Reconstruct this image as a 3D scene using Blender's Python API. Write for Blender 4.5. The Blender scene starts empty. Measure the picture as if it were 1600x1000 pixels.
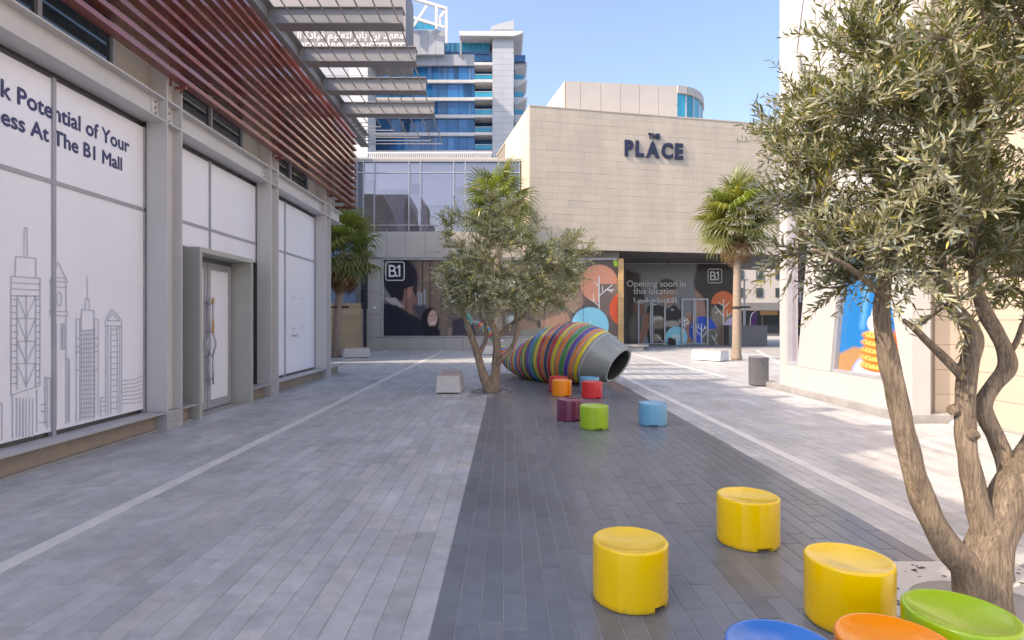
import bpy, math, random
import numpy as np
from mathutils import Vector, Matrix
R = math.radians
scene = bpy.context.scene
col = scene.collection

# ------------------------------------------------------------------ camera, sky, sun, exposure
cam_d = bpy.data.cameras.new('camera')
cam = bpy.data.objects.new('camera', cam_d)
col.objects.link(cam)
cam.location = (0, 0, 1.6)
cam.rotation_euler = (R(90), 0, 0)
cam_d.lens = 20.0
cam_d.sensor_width = 36.0
cam_d.shift_x = 9 / 1600
cam_d.clip_start = 0.05
cam_d.clip_end = 4000
scene.camera = cam

SUN_EL = 42.0
SUN_AZ = -114.0            # clockwise from +Y, where the sun stands
world = bpy.data.worlds.new('World')
scene.world = world
world.use_nodes = True
wn = world.node_tree.nodes
wl = world.node_tree.links
wn.clear()
w_out = wn.new('ShaderNodeOutputWorld')
w_bg = wn.new('ShaderNodeBackground')
w_sky = wn.new('ShaderNodeTexSky')
w_sky.sky_type = 'NISHITA'
w_sky.sun_disc = False
w_sky.sun_elevation = R(SUN_EL)
w_sky.sun_rotation = R(SUN_AZ)
w_sky.air_density = 1.0
w_sky.dust_density = 3.0
w_sky.ozone_density = 5.0
w_bg.inputs['Strength'].default_value = 0.15
wl.new(w_sky.outputs[0], w_bg.inputs['Color'])
wl.new(w_bg.outputs[0], w_out.inputs['Surface'])

sun_d = bpy.data.lights.new('sun', 'SUN')
sun_d.energy = 2.0
sun_d.angle = R(0.55)
sun_d.color = (1.0, 0.93, 0.82)
sun = bpy.data.objects.new('sun', sun_d)
col.objects.link(sun)
sv = Vector((math.sin(R(SUN_AZ)) * math.cos(R(SUN_EL)), math.cos(R(SUN_AZ)) * math.cos(R(SUN_EL)), math.sin(R(SUN_EL))))
sun.rotation_euler = sv.to_track_quat('Z', 'Y').to_euler()
sun.location = (-20, -5, 30)

scene.view_settings.view_transform = 'Standard'
scene.view_settings.look = 'None'
scene.view_settings.gamma = 1.0
scene.view_settings.use_curve_mapping = False
scene.view_settings.exposure = 1.5
scene.view_settings.use_white_balance = True
scene.view_settings.white_balance_temperature = 7800
scene.view_settings.white_balance_tint = 15
scene.render.engine = 'CYCLES'
scene.cycles.max_bounces = 8
scene.cycles.diffuse_bounces = 5
scene.cycles.glossy_bounces = 4
scene.cycles.transparent_max_bounces = 10
scene.cycles.sample_clamp_indirect = 6
scene.cycles.use_denoising = True

rng = np.random.default_rng(7)
random.seed(7)
F = 888.9          # focal length of the photograph in its own pixels (20 mm lens)


def at(px, py, Y):
    """point of the photograph at distance Y -> metres"""
    return Vector(((px - 791) * Y / F, Y, 1.6 + (500 - py) * Y / F))


def srgb(r, g, b):
    f = lambda c: (c / 255) / 12.92 if c / 255 <= 0.04045 else ((c / 255 + 0.055) / 1.055) ** 2.4
    return (f(r), f(g), f(b))


# ------------------------------------------------------------------ helpers
OFF = {}


def tag(o, label=None, cat=None, group=None, kind=None):
    if label: o['label'] = label
    if cat: o['category'] = cat
    if group: o['group'] = group
    if kind: o['kind'] = kind
    return o


def thing(name, loc, label, cat, group=None):
    o = bpy.data.objects.new(name, None)
    col.objects.link(o)
    o.empty_display_size = 0.2
    o.location = loc
    OFF[o.name] = Vector(loc)
    return tag(o, label, cat, group)


def setting(name, loc=(0, 0, 0)):
    o = bpy.data.objects.new(name, None)
    col.objects.link(o)
    o.location = loc
    OFF[o.name] = Vector(loc)
    o['kind'] = 'structure'
    return o


def link(name, me, m, parent=None, smooth=False):
    o = bpy.data.objects.new(name, me)
    col.objects.link(o)
    if m is not None and len(me.materials) == 0:
        me.materials.append(m)
    if smooth:
        me.polygons.foreach_set('use_smooth', [True] * len(me.polygons))
    if parent is not None:
        o.parent = parent
        OFF[o.name] = OFF.get(parent.name, Vector((0, 0, 0)))
    return o


class MB:
    def __init__(self):
        self.v = []
        self.f = []

    def quad(self, *p):
        n = len(self.v)
        self.v += [tuple(q) for q in p]
        self.f.append(tuple(range(n, n + len(p))))
        return self

    def box(self, x0, x1, y0, y1, z0, z1):
        n = len(self.v)
        self.v += [(x0, y0, z0), (x1, y0, z0), (x1, y1, z0), (x0, y1, z0), (x0, y0, z1), (x1, y0, z1), (x1, y1, z1), (x0, y1, z1)]
        self.f += [tuple(n + i for i in q) for q in ((0, 3, 2, 1), (4, 5, 6, 7), (0, 1, 5, 4), (1, 2, 6, 5), (2, 3, 7, 6), (3, 0, 4, 7))]
        return self

    def prism(self, pts, vec):
        """polygon pts swept by vec"""
        n = len(self.v)
        k = len(pts)
        vec = Vector(vec)
        self.v += [tuple(Vector(p)) for p in pts] + [tuple(Vector(p) + vec) for p in pts]
        self.f.append(tuple(range(n + k - 1, n - 1, -1)))
        self.f.append(tuple(range(n + k, n + 2 * k)))
        for i in range(k):
            j = (i + 1) % k
            self.f.append((n + i, n + j, n + k + j, n + k + i))
        return self

    def obox(self, c, ux, uy, uz, hx, hy, hz):
        """oriented box: centre, unit axes, half sizes"""
        c = Vector(c); ux = Vector(ux) * hx; uy = Vector(uy) * hy; uz = Vector(uz) * hz
        n = len(self.v)
        for sz in (-1, 1):
            for sx, sy in ((-1, -1), (1, -1), (1, 1), (-1, 1)):
                self.v.append(tuple(c + ux * sx + uy * sy + uz * sz))
        self.f += [tuple(n + i for i in q) for q in ((0, 3, 2, 1), (4, 5, 6, 7), (0, 1, 5, 4), (1, 2, 6, 5), (2, 3, 7, 6), (3, 0, 4, 7))]
        return self

    def bar(self, a, b, w, h, up=(0, 0, 1)):
        a = Vector(a); b = Vector(b)
        d = (b - a).normalized()
        s = d.cross(Vector(up)).normalized()
        u = s.cross(d)
        return self.obox((a + b) / 2, d, s, u, (b - a).length / 2, w / 2, h / 2)

    def tube(self, pts, rad, n=8, cap=True):
        pts = [Vector(p) for p in pts]
        if not hasattr(rad, '__len__'): rad = [rad] * len(pts)
        base = len(self.v)
        ref = None
        for i, p in enumerate(pts):
            d = (pts[min(i + 1, len(pts) - 1)] - pts[max(i - 1, 0)]).normalized()
            if ref is None:
                ref = Vector((1, 0, 0)) if abs(d.x) < 0.8 else Vector((0, 1, 0))
            s = (ref - d * ref.dot(d)).normalized()
            ref = s
            u = d.cross(s)
            for k in range(n):
                a = 2 * math.pi * k / n
                self.v.append(tuple(p + (s * math.cos(a) + u * math.sin(a)) * rad[i]))
        for i in range(len(pts) - 1):
            for k in range(n):
                a0 = base + i * n + k; a1 = base + i * n + (k + 1) % n
                self.f.append((a0, a1, a1 + n, a0 + n))
        if cap:
            self.f.append(tuple(base + k for k in range(n - 1, -1, -1)))
            e = base + (len(pts) - 1) * n
            self.f.append(tuple(e + k for k in range(n)))
        return self

    def lathe(self, prof, c=(0, 0, 0), n=32):
        base = len(self.v)
        for r, z in prof:
            for k in range(n):
                a = 2 * math.pi * k / n
                self.v.append((c[0] + r * math.cos(a), c[1] + r * math.sin(a), c[2] + z))
        for i in range(len(prof) - 1):
            for k in range(n):
                a0 = base + i * n + k; a1 = base + i * n + (k + 1) % n
                self.f.append((a0, a1, a1 + n, a0 + n))
        return self

    def build(self, name, m, parent=None, smooth=False, bevel=0):
        off = OFF.get(parent.name, Vector((0, 0, 0))) if parent is not None else Vector((0, 0, 0))
        me = bpy.data.meshes.new(name)
        me.from_pydata([(a - off.x, b - off.y, c - off.z) for a, b, c in self.v], [], self.f)
        me.update()
        o = link(name, me, m, parent, smooth)
        if bevel:
            md = o.modifiers.new('bevel', 'BEVEL')
            md.width = bevel
            md.segments = 2
            md.limit_method = 'ANGLE'
        return o


def B(name, m, parent, *dims, **kw):
    return MB().box(*dims).build(name, m, parent, **kw)


def smooth_path(pts, n=6):
    """Catmull-Rom through rows of numbers"""
    P = [np.array(p, float) for p in pts]
    P = [2 * P[0] - P[1]] + P + [2 * P[-1] - P[-2]]
    out = []
    for i in range(1, len(P) - 2):
        for k in range(n):
            t = k / n
            a, b, c, d = P[i - 1], P[i], P[i + 1], P[i + 2]
            out.append(0.5 * (2 * b + (c - a) * t + (2 * a - 5 * b + 4 * c - d) * t * t + (3 * b - a - 3 * c + d) * t ** 3))
    out.append(P[-2])
    return np.array(out)


# ------------------------------------------------------------------ materials
def new_mat(name):
    m = bpy.data.materials.new(name)
    m.use_nodes = True
    nt = m.node_tree
    b = nt.nodes['Principled BSDF']
    return m, nt, b


def N(nt, t, **kw):
    n = nt.nodes.new(t)
    for k, v in kw.items():
        setattr(n, k, v)
    return n


def mat(name, c, rough=0.5, metal=0.0, vary=0.12, scale=3.0, bump=0.0, bscale=60.0, spec=0.5, coat=0.0, stretch=(1, 1, 1), rvary=0.12, attr=None, randv=0.0):
    """surface with uneven colour, uneven gloss and fine relief"""
    m, nt, b = new_mat(name)
    tc = N(nt, 'ShaderNodeTexCoord')
    geo = N(nt, 'ShaderNodeNewGeometry')
    mp = N(nt, 'ShaderNodeMapping')
    mp.inputs['Scale'].default_value = stretch
    nt.links.new(geo.outputs['Position'], mp.inputs['Vector'])
    nz = N(nt, 'ShaderNodeTexNoise')
    nz.inputs['Scale'].default_value = scale
    nz.inputs['Detail'].default_value = 6
    nz.inputs['Roughness'].default_value = 0.62
    nt.links.new(mp.outputs[0], nz.inputs['Vector'])
    mr = N(nt, 'ShaderNodeMapRange')
    mr.inputs['From Min'].default_value = 0.3
    mr.inputs['From Max'].default_value = 0.7
    mr.inputs['To Min'].default_value = 1 - vary
    mr.inputs['To Max'].default_value = 1 + vary
    nt.links.new(nz.outputs['Fac'], mr.inputs['Value'])
    mul = N(nt, 'ShaderNodeMix', data_type='RGBA', blend_type='MULTIPLY')
    mul.inputs[0].default_value = 1.0
    if attr:
        at_ = N(nt, 'ShaderNodeAttribute', attribute_name=attr)
        nt.links.new(at_.outputs['Color'], mul.inputs[6])
    else:
        mul.inputs[6].default_value = (*c, 1)
    fac = mr.outputs[0]
    if randv:
        oi = N(nt, 'ShaderNodeObjectInfo')
        mr3 = N(nt, 'ShaderNodeMapRange')
        mr3.inputs['To Min'].default_value = 1 - randv
        mr3.inputs['To Max'].default_value = 1 + randv
        nt.links.new(oi.outputs['Random'], mr3.inputs['Value'])
        ml = N(nt, 'ShaderNodeMath', operation='MULTIPLY')
        nt.links.new(fac, ml.inputs[0])
        nt.links.new(mr3.outputs[0], ml.inputs[1])
        fac = ml.outputs[0]
    nt.links.new(fac, mul.inputs[7])
    nt.links.new(mul.outputs[2], b.inputs['Base Color'])
    mr2 = N(nt, 'ShaderNodeMapRange')
    mr2.inputs['From Min'].default_value = 0.3
    mr2.inputs['From Max'].default_value = 0.7
    mr2.inputs['To Min'].default_value = max(0.02, rough - rvary)
    mr2.inputs['To Max'].default_value = min(1.0, rough + rvary)
    nt.links.new(nz.outputs['Fac'], mr2.inputs['Value'])
    nt.links.new(mr2.outputs[0], b.inputs['Roughness'])
    b.inputs['Metallic'].default_value = metal
    b.inputs['Specular IOR Level'].default_value = spec
    b.inputs['Coat Weight'].default_value = coat
    b.inputs['Coat Roughness'].default_value = 0.08
    if bump:
        n2 = N(nt, 'ShaderNodeTexNoise')
        n2.inputs['Scale'].default_value = bscale
        n2.inputs['Detail'].default_value = 5
        nt.links.new(mp.outputs[0], n2.inputs['Vector'])
        bp = N(nt, 'ShaderNodeBump')
        bp.inputs['Strength'].default_value = bump
        bp.inputs['Distance'].default_value = 0.01
        nt.links.new(n2.outputs['Fac'], bp.inputs['Height'])
        nt.links.new(bp.outputs[0], b.inputs['Normal'])
    return m


def glass_mat(name, tint, clear=0.5, rough=0.02):
    """thin window glass: part clear, part mirror, more mirror at a slant"""
    m, nt, b = new_mat(name)
    nt.nodes.remove(b)
    out = nt.nodes['Material Output']
    tr = N(nt, 'ShaderNodeBsdfTransparent'); tr.inputs[0].default_value = (*tint, 1)
    gl = N(nt, 'ShaderNodeBsdfGlossy'); gl.inputs['Roughness'].default_value = rough
    gl.inputs[0].default_value = (0.85, 0.80, 0.84, 1)
    fr = N(nt, 'ShaderNodeFresnel'); fr.inputs[0].default_value = 1.5
    ad = N(nt, 'ShaderNodeMath', operation='ADD'); ad.use_clamp = True
    ad.inputs[1].default_value = 1 - clear
    nt.links.new(fr.outputs[0], ad.inputs[0])
    mx = N(nt, 'ShaderNodeMixShader')
    nt.links.new(ad.outputs[0], mx.inputs[0])
    nt.links.new(tr.outputs[0], mx.inputs[1])
    nt.links.new(gl.outputs[0], mx.inputs[2])
    nt.links.new(mx.outputs[0], out.inputs['Surface'])
    return m


def leaf_mat(name, c_top, c_back, trans=0.35, rough=0.45, attr=True):
    m, nt, b = new_mat(name)
    out = nt.nodes['Material Output']
    geo = N(nt, 'ShaderNodeNewGeometry')
    mx = N(nt, 'ShaderNodeMix', data_type='RGBA')
    mx.inputs[6].default_value = (*c_top, 1)
    mx.inputs[7].default_value = (*c_back, 1)
    nt.links.new(geo.outputs['Backfacing'], mx.inputs[0])
    mul = N(nt, 'ShaderNodeMix', data_type='RGBA', blend_type='MULTIPLY')
    mul.inputs[0].default_value = 1.0
    nt.links.new(mx.outputs[2], mul.inputs[6])
    if attr:
        a = N(nt, 'ShaderNodeAttribute', attribute_name='tone')
        nt.links.new(a.outputs['Color'], mul.inputs[7])
    else:
        oi = N(nt, 'ShaderNodeObjectInfo')
        nt.links.new(oi.outputs['Color'], mul.inputs[7])
    nt.links.new(mul.outputs[2], b.inputs['Base Color'])
    b.inputs['Roughness'].default_value = rough
    tl = N(nt, 'ShaderNodeBsdfTranslucent')
    hs = N(nt, 'ShaderNodeHueSaturation')
    hs.inputs['Saturation'].default_value = 1.25
    hs.inputs['Value'].default_value = 1.5
    nt.links.new(mul.outputs[2], hs.inputs['Color'])
    nt.links.new(hs.outputs[0], tl.inputs[0])
    ms = N(nt, 'ShaderNodeMixShader')
    ms.inputs[0].default_value = trans
    nt.links.new(b.outputs[0], ms.inputs[1])
    nt.links.new(tl.outputs[0], ms.inputs[2])
    nt.links.new(ms.outputs[0], out.inputs['Surface'])
    return m


M = {}
M['steel'] = mat('painted steel', (0.57, 0.565, 0.565), 0.45, vary=0.07, scale=1.5, stretch=(1, 1, 0.3))
M['steel_dark'] = mat('grey canopy steel', (0.28, 0.28, 0.29), 0.5, vary=0.06, scale=2)
M['bolt'] = mat('bolt', (0.30, 0.29, 0.28), 0.4)
M['portal'] = mat('portal metal', (0.42, 0.43, 0.40), 0.4, vary=0.05)
M['film'] = mat('white window film', (0.85, 0.87, 0.94), 0.42, vary=0.035, scale=0.9, spec=0.4, coat=0.35, stretch=(1, 1, 0.25))
M['mullion'] = mat('mullion', (0.36, 0.37, 0.41), 0.4)
M['reveal'] = mat('dark reveal', (0.03, 0.03, 0.035), 0.6)
M['sill'] = mat('sill metal', (0.44, 0.44, 0.46), 0.4, vary=0.08)
M['plinth'] = mat('tan plinth', (0.31, 0.27, 0.225), 0.7, vary=0.15, bump=0.2)
M['kerb'] = mat('kerb stone', (0.34, 0.33, 0.33), 0.7, vary=0.2, bump=0.3)
M['red'] = mat('red brown slats', (0.25, 0.062, 0.046), 0.32, vary=0.15, scale=4, stretch=(1, 0.15, 1), randv=0.12, coat=0.65)
M['wallpanel'] = mat('beige wall panel', (0.42, 0.40, 0.36), 0.5, vary=0.06, scale=0.8)
M['dark_glass'] = mat('dark window glass', (0.02, 0.035, 0.05), 0.05, vary=0.3, scale=0.4, spec=0.9, rvary=0.02)
M['ink'] = mat('navy print', (0.05, 0.055, 0.16), 0.5, vary=0.05)
M['line_ink'] = mat('grey line print', (0.50, 0.53, 0.62), 0.5, vary=0.05)
M['white'] = mat('white cladding', (0.52, 0.515, 0.51), 0.5, vary=0.04, scale=0.7, stretch=(1, 1, 0.3))
M['white_paint'] = mat('white paint', (0.78, 0.78, 0.77), 0.5, vary=0.05)
M['bench'] = mat('white bench concrete', (0.62, 0.61, 0.60), 0.6, vary=0.1, scale=2.5, bump=0.15)
M['bench_wood'] = mat('bench timber', (0.52, 0.40, 0.36), 0.6, vary=0.25, scale=8, stretch=(4, 0.5, 1))
M['timber'] = mat('warm timber cladding', (0.52, 0.33, 0.15), 0.5, vary=0.2, scale=3, stretch=(0.3, 0.3, 9), randv=0.1)
M['timber_pale'] = mat('pale timber cladding', (0.60, 0.44, 0.27), 0.5, vary=0.14, scale=3, stretch=(0.3, 0.3, 9), randv=0.08)
M['tile'] = mat('beige stone tile', (0.53, 0.455, 0.37), 0.7, vary=0.08, scale=1.6, stretch=(1, 1, 0.15), randv=0.035, bump=0.1)
M['tile_joint'] = mat('tile joint', (0.20, 0.17, 0.14), 0.8)
M['tile_light'] = mat('pale stone tile', (0.52, 0.44, 0.36), 0.65, vary=0.06, scale=1.2, randv=0.03, bump=0.1)
M['stone_panel'] = mat('grey beige panel', (0.46, 0.425, 0.385), 0.6, vary=0.06, scale=0.7, randv=0.03)
M['box_panel'] = mat('upper box panel', (0.47, 0.44, 0.41), 0.5, vary=0.05, scale=0.4, randv=0.02)
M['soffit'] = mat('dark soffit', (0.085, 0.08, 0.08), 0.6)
M['alu'] = mat('aluminium frame', (0.45, 0.45, 0.47), 0.35, metal=0.5, vary=0.05)
M['navy_letter'] = mat('navy sign letters', (0.022, 0.026, 0.06), 0.4)
M['white_ink'] = mat('white print', (0.80, 0.80, 0.80), 0.5, vary=0.03)
M['print'] = mat('printed window film', (1, 1, 1), 0.22, vary=0.03, scale=5, attr='tone', rvary=0.05)
M['bin'] = mat('grey metal bin', (0.16, 0.16, 0.17), 0.35, metal=0.3, vary=0.1, scale=5)
M['black'] = mat('black rubber', (0.02, 0.02, 0.02), 0.6)
M['greywall'] = mat('grey render', (0.17, 0.165, 0.165), 0.7, vary=0.1)
M['clear_glass'] = glass_mat('clear curtain wall glass', (0.94, 0.92, 0.95), 0.86)
M['rail_glass'] = mat('cyan rail glass', (0.02, 0.30, 0.46), 0.08, vary=0.15, scale=0.4, rvary=0.03, randv=0.15)
M['tower_glass'] = mat('blue tower glass', (0.008, 0.12, 0.30), 0.06, vary=0.35, scale=0.25, rvary=0.03, spec=0.7, randv=0.45)
M['tower_stone'] = mat('pale tower stone', (0.43, 0.46, 0.50), 0.5, vary=0.05, scale=0.3, randv=0.03)
M['tower_white'] = mat('tower white slab', (0.66, 0.65, 0.64), 0.5, vary=0.05, scale=0.5)
M['tower_sign'] = mat('grey brown sign wall', (0.30, 0.28, 0.28), 0.6, vary=0.05, scale=0.2)
M['asphalt'] = mat('far ground', (0.17, 0.17, 0.18), 0.8, vary=0.15, scale=0.8)
M['curtain'] = mat('lavender drape', (0.62, 0.53, 0.64), 0.8, vary=0.1, scale=2, stretch=(6, 1, 0.3))
M['interior'] = mat('dim room wall', (0.42, 0.36, 0.41), 0.8, vary=0.2, scale=0.5)
M['blind'] = mat('pale blind', (0.72, 0.69, 0.73), 0.7, vary=0.04, scale=0.6)
# ------------------------------------------------------------------ ground and paving
def paving_mat(name, rough, rv, vary):
    m = mat(name, (1, 1, 1), rough, vary=vary, scale=1.1, attr='tone', rvary=rv, bump=0.12, bscale=35)
    nt = m.node_tree
    b = nt.nodes['Principled BSDF']
    # broad worn patches and small specks
    geo = N(nt, 'ShaderNodeNewGeometry')
    n3 = N(nt, 'ShaderNodeTexNoise')
    n3.inputs['Scale'].default_value = 7.0
    n3.inputs['Detail'].default_value = 8
    n3.inputs['Roughness'].default_value = 0.7
    nt.links.new(geo.outputs['Position'], n3.inputs['Vector'])
    mr = N(nt, 'ShaderNodeMapRange')
    mr.inputs['From Min'].default_value = 0.35
    mr.inputs['From Max'].default_value = 0.75
    mr.inputs['To Min'].default_value = 0.88
    mr.inputs['To Max'].default_value = 1.22
    nt.links.new(n3.outputs['Fac'], mr.inputs['Value'])
    src = b.inputs['Base Color'].links[0].from_socket
    mu = N(nt, 'ShaderNodeMix', data_type='RGBA', blend_type='MULTIPLY')
    mu.inputs[0].default_value = 1
    nt.links.new(src, mu.inputs[6])
    nt.links.new(mr.outputs[0], mu.inputs[7])
    # trodden gum and drip spots
    vo = N(nt, 'ShaderNodeTexVoronoi')
    vo.inputs['Scale'].default_value = 2.6
    nt.links.new(geo.outputs['Position'], vo.inputs['Vector'])
    sp = N(nt, 'ShaderNodeSeparateColor')
    nt.links.new(vo.outputs['Color'], sp.inputs[0])
    rad_ = N(nt, 'ShaderNodeMath', operation='MULTIPLY_ADD')
    rad_.inputs[1].default_value = 0.055
    rad_.inputs[2].default_value = -0.018
    nt.links.new(sp.outputs[0], rad_.inputs[0])
    lt_ = N(nt, 'ShaderNodeMath', operation='LESS_THAN')
    nt.links.new(vo.outputs['Distance'], lt_.inputs[0])
    nt.links.new(rad_.outputs[0], lt_.inputs[1])
    mf = N(nt, 'ShaderNodeMath', operation='MULTIPLY')
    mf.inputs[1].default_value = 0.35
    nt.links.new(lt_.outputs[0], mf.inputs[0])
    mg = N(nt, 'ShaderNodeMix', data_type='RGBA')
    mg.inputs[7].default_value = (0.07, 0.07, 0.075, 1)
    nt.links.new(mf.outputs[0], mg.inputs[0])
    nt.links.new(mu.outputs[2], mg.inputs[6])
    nt.links.new(mg.outputs[2], b.inputs['Base Color'])
    return m


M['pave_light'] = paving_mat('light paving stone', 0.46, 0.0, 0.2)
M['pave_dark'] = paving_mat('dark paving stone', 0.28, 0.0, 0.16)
M['mortar'] = mat('mortar', (0.34, 0.33, 0.32), 0.8, vary=0.15, scale=2)
M['line_stone'] = mat('pale line stone', (0.64, 0.635, 0.62), 0.55, vary=0.12, scale=3, bump=0.1)

ground = MB().quad((-160, -60, -0.02), (160, -60, -0.02), (160, 400, -0.02), (-160, 400, -0.02)).build('ground', M['asphalt'])
tag(ground, kind='structure')
pavement = setting('pavement')
base = MB().quad((-16, -6, -0.0035), (30, -6, -0.0035), (30, 60, -0.0035), (-16, 60, -0.0035)).build('bedding', M['mortar'], pavement)

GRATE = (1.99, 3.33, 2.43, 3.77)
PIT = (-0.33, 12.72, 0.62)
stones = []     # x0 x1 y0 y1 dark


def lay(xa, xb, ya, yb, w, l, dark):
    n = max(1, round((xb - xa) / w))
    w = (xb - xa) / n
    for i in range(n):
        x0 = xa + i * w
        y = ya - rng.uniform(0, l)
        while y < yb:
            ll = l * rng.choice([0.75, 1.0, 1.0, 1.3])
            y0, y1 = max(y, ya), min(y + ll, yb)
            y += ll
            if y1 - y0 < 0.05: continue
            cx, cy = x0 + w / 2, (y0 + y1) / 2
            if x0 + w > GRATE[0] and x0 < GRATE[1] and y1 > GRATE[2] and y0 < GRATE[3]:
                # cut the stone at the grate's edge
                if y0 < GRATE[2] - 0.05: stones.append((x0, x0 + w, y0, GRATE[2], dark))
                if y1 > GRATE[3] + 0.05: stones.append((x0, x0 + w, GRATE[3], y1, dark))
                if x0 < GRATE[0] - 0.03: stones.append((x0, GRATE[0], max(y0, GRATE[2]), min(y1, GRATE[3]), dark))
                if x0 + w > GRATE[1] + 0.03: stones.append((GRATE[1], x0 + w, max(y0, GRATE[2]), min(y1, GRATE[3]), dark))
                continue
            if math.hypot(max(abs(cx - PIT[0]) - w / 2, 0), max(abs(cy - PIT[1]) - ll / 2, 0)) < 0.42: continue
            stones.append((x0, x0 + w, y0, y1, dark))


lay(-5.02, -3.33, -2, 30.0, 0.14, 0.55, 0)
lay(-3.19, -0.39, -2, 17.0, 0.14, 0.55, 0)
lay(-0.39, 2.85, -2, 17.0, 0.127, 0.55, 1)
lay(2.85, 3.23, -2, 17.0, 0.127, 0.55, 0)
lay(3.37, 6.20, -2, 34.0, 0.14, 0.55, 0)
lay(6.20, 7.15, -2, 8.75, 0.14, 0.55, 0)
lay(6.20, 12.0, 13.9, 34.0, 0.145, 0.58, 0)
lay(-3.19, 3.23, 17.0, 30.0, 0.14, 0.55, 0)
lay(-9.0, -5.02, 17.2, 30.0, 0.145, 0.58, 0)
S = np.array(stones)
ns = len(S)
tone = np.empty((ns, 3))
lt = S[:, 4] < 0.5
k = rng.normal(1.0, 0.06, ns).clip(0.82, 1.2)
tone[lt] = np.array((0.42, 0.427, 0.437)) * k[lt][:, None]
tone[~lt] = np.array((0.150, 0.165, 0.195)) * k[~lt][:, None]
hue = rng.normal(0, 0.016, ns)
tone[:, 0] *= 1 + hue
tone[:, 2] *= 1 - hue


def stone_mesh(idx, name):
    A = S[idx]
    n = len(A)
    g = np.where(A[:, 4] > 0.5, 0.0026, 0.0017); c = 0.0025
    top = rng.uniform(0.0, 0.0012, n)
    V = np.empty((n, 8, 3))
    xs = np.stack([A[:, 0] + g, A[:, 1] - g, A[:, 1] - g, A[:, 0] + g], 1)
    ys = np.stack([A[:, 2] + g, A[:, 2] + g, A[:, 3] - g, A[:, 3] - g], 1)
    V[:, :4, 0] = xs; V[:, :4, 1] = ys; V[:, :4, 2] = -0.003
    V[:, 4:, 0] = xs + np.array([c, -c, -c, c]); V[:, 4:, 1] = ys + np.array([c, c, -c, -c])
    V[:, 4:, 2] = top[:, None] + rng.normal(0, 0.00015, (n, 4))
    base_f = np.array([(4, 5, 6, 7), (0, 1, 5, 4), (1, 2, 6, 5), (2, 3, 7, 6), (3, 0, 4, 7)])
    Fc = (np.arange(n)[:, None, None] * 8 + base_f).reshape(-1, 4)
    me = mesh_np(name, V.reshape(-1, 3), Fc)
    set_tone(me, np.repeat(tone[idx], 8, 0))
    return me


def mesh_np(name, V, Fc):
    me = bpy.data.meshes.new(name)
    nv, nf, k = len(V), len(Fc), Fc.shape[1]
    me.vertices.add(nv)
    me.vertices.foreach_set('co', np.ascontiguousarray(V, np.float32).ravel())
    me.loops.add(nf * k)
    me.loops.foreach_set('vertex_index', np.ascontiguousarray(Fc, np.int32).ravel())
    me.polygons.add(nf)
    me.polygons.foreach_set('loop_start', np.arange(0, nf * k, k, dtype=np.int32))
    me.polygons.foreach_set('loop_total', np.full(nf, k, dtype=np.int32))
    me.polygons.foreach_set('use_smooth', np.zeros(nf, dtype=bool))
    me.update(calc_edges=True)
    return me


def set_tone(me, rgb):
    a = me.attributes.new('tone', 'FLOAT_COLOR', 'POINT')
    q = np.ones((len(rgb), 4), np.float32)
    q[:, :3] = rgb
    a.data.foreach_set('color', q.ravel())


cx = (S[:, 0] + S[:, 1]) / 2
cy = (S[:, 2] + S[:, 3]) / 2
py = 500 + 1.6 * F / np.maximum(cy, 0.1)
px = 791 + cx * F / np.maximum(cy, 0.1)
inview = (cy > 2.85) & (px > 0) & (px < 1600) & (py < 1000)
score = np.where(inview, (S[:, 1] - S[:, 0]) * (S[:, 3] - S[:, 2]) / np.maximum(cy, 0.1) ** 3, 0)
near = np.argsort(-score)[:300]
rest = np.ones(ns, bool); rest[near] = False
for i in near:
    me = stone_mesh(np.array([i]), 'paving_stone')
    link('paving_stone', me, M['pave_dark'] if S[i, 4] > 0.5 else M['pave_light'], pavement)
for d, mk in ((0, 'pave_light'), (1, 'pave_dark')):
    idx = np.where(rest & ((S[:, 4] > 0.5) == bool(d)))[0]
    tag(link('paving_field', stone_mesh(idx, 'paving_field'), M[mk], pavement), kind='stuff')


def line_stones(xa, xb, ya, yb, step=0.9):
    y = ya
    while y < yb:
        e = min(y + step, yb)
        if xa < GRATE[1] and xb > GRATE[0] and e > GRATE[2] and y < GRATE[3]:
            if y < GRATE[2]: e = GRATE[2]
            else: y = GRATE[3]; continue
        MB().box(xa + 0.003, xb - 0.003, y + 0.002, e - 0.002, -0.006, 0.0035).build('line_stone', M['line_stone'], pavement)
        y = e


line_stones(-3.33, -3.19, 2.0, 30.0)
line_stones(3.23, 3.37, 2.0, 30.0)
for a, b in (((-6.35, 17.5), (-6.2, 30.0)), ((6.0, 31.2), (6.12, 16.0)), ((13.2, 30.0), (9.6, 19.5))):
    MB().bar((a[0], a[1], 0.001), (b[0], b[1], 0.001), 0.14, 0.009).build('line_stone', M['line_stone'], pavement)
# ------------------------------------------------------------------ left mall building
XF = -4.93          # front of the steel columns
XP = -5.26          # plane of the white window film
CY = [0.93, 4.60, 8.27, 11.94, 15.61]
mall = thing('mall_building', (-5.2, 8.0, 0), 'grey steel framed shop building on the left with red brown louvres and white filmed windows', 'building')


def P(name, m, *dims, parent=None, **kw):
    return B(name, M[m], parent or mall, *dims, **kw)


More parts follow.
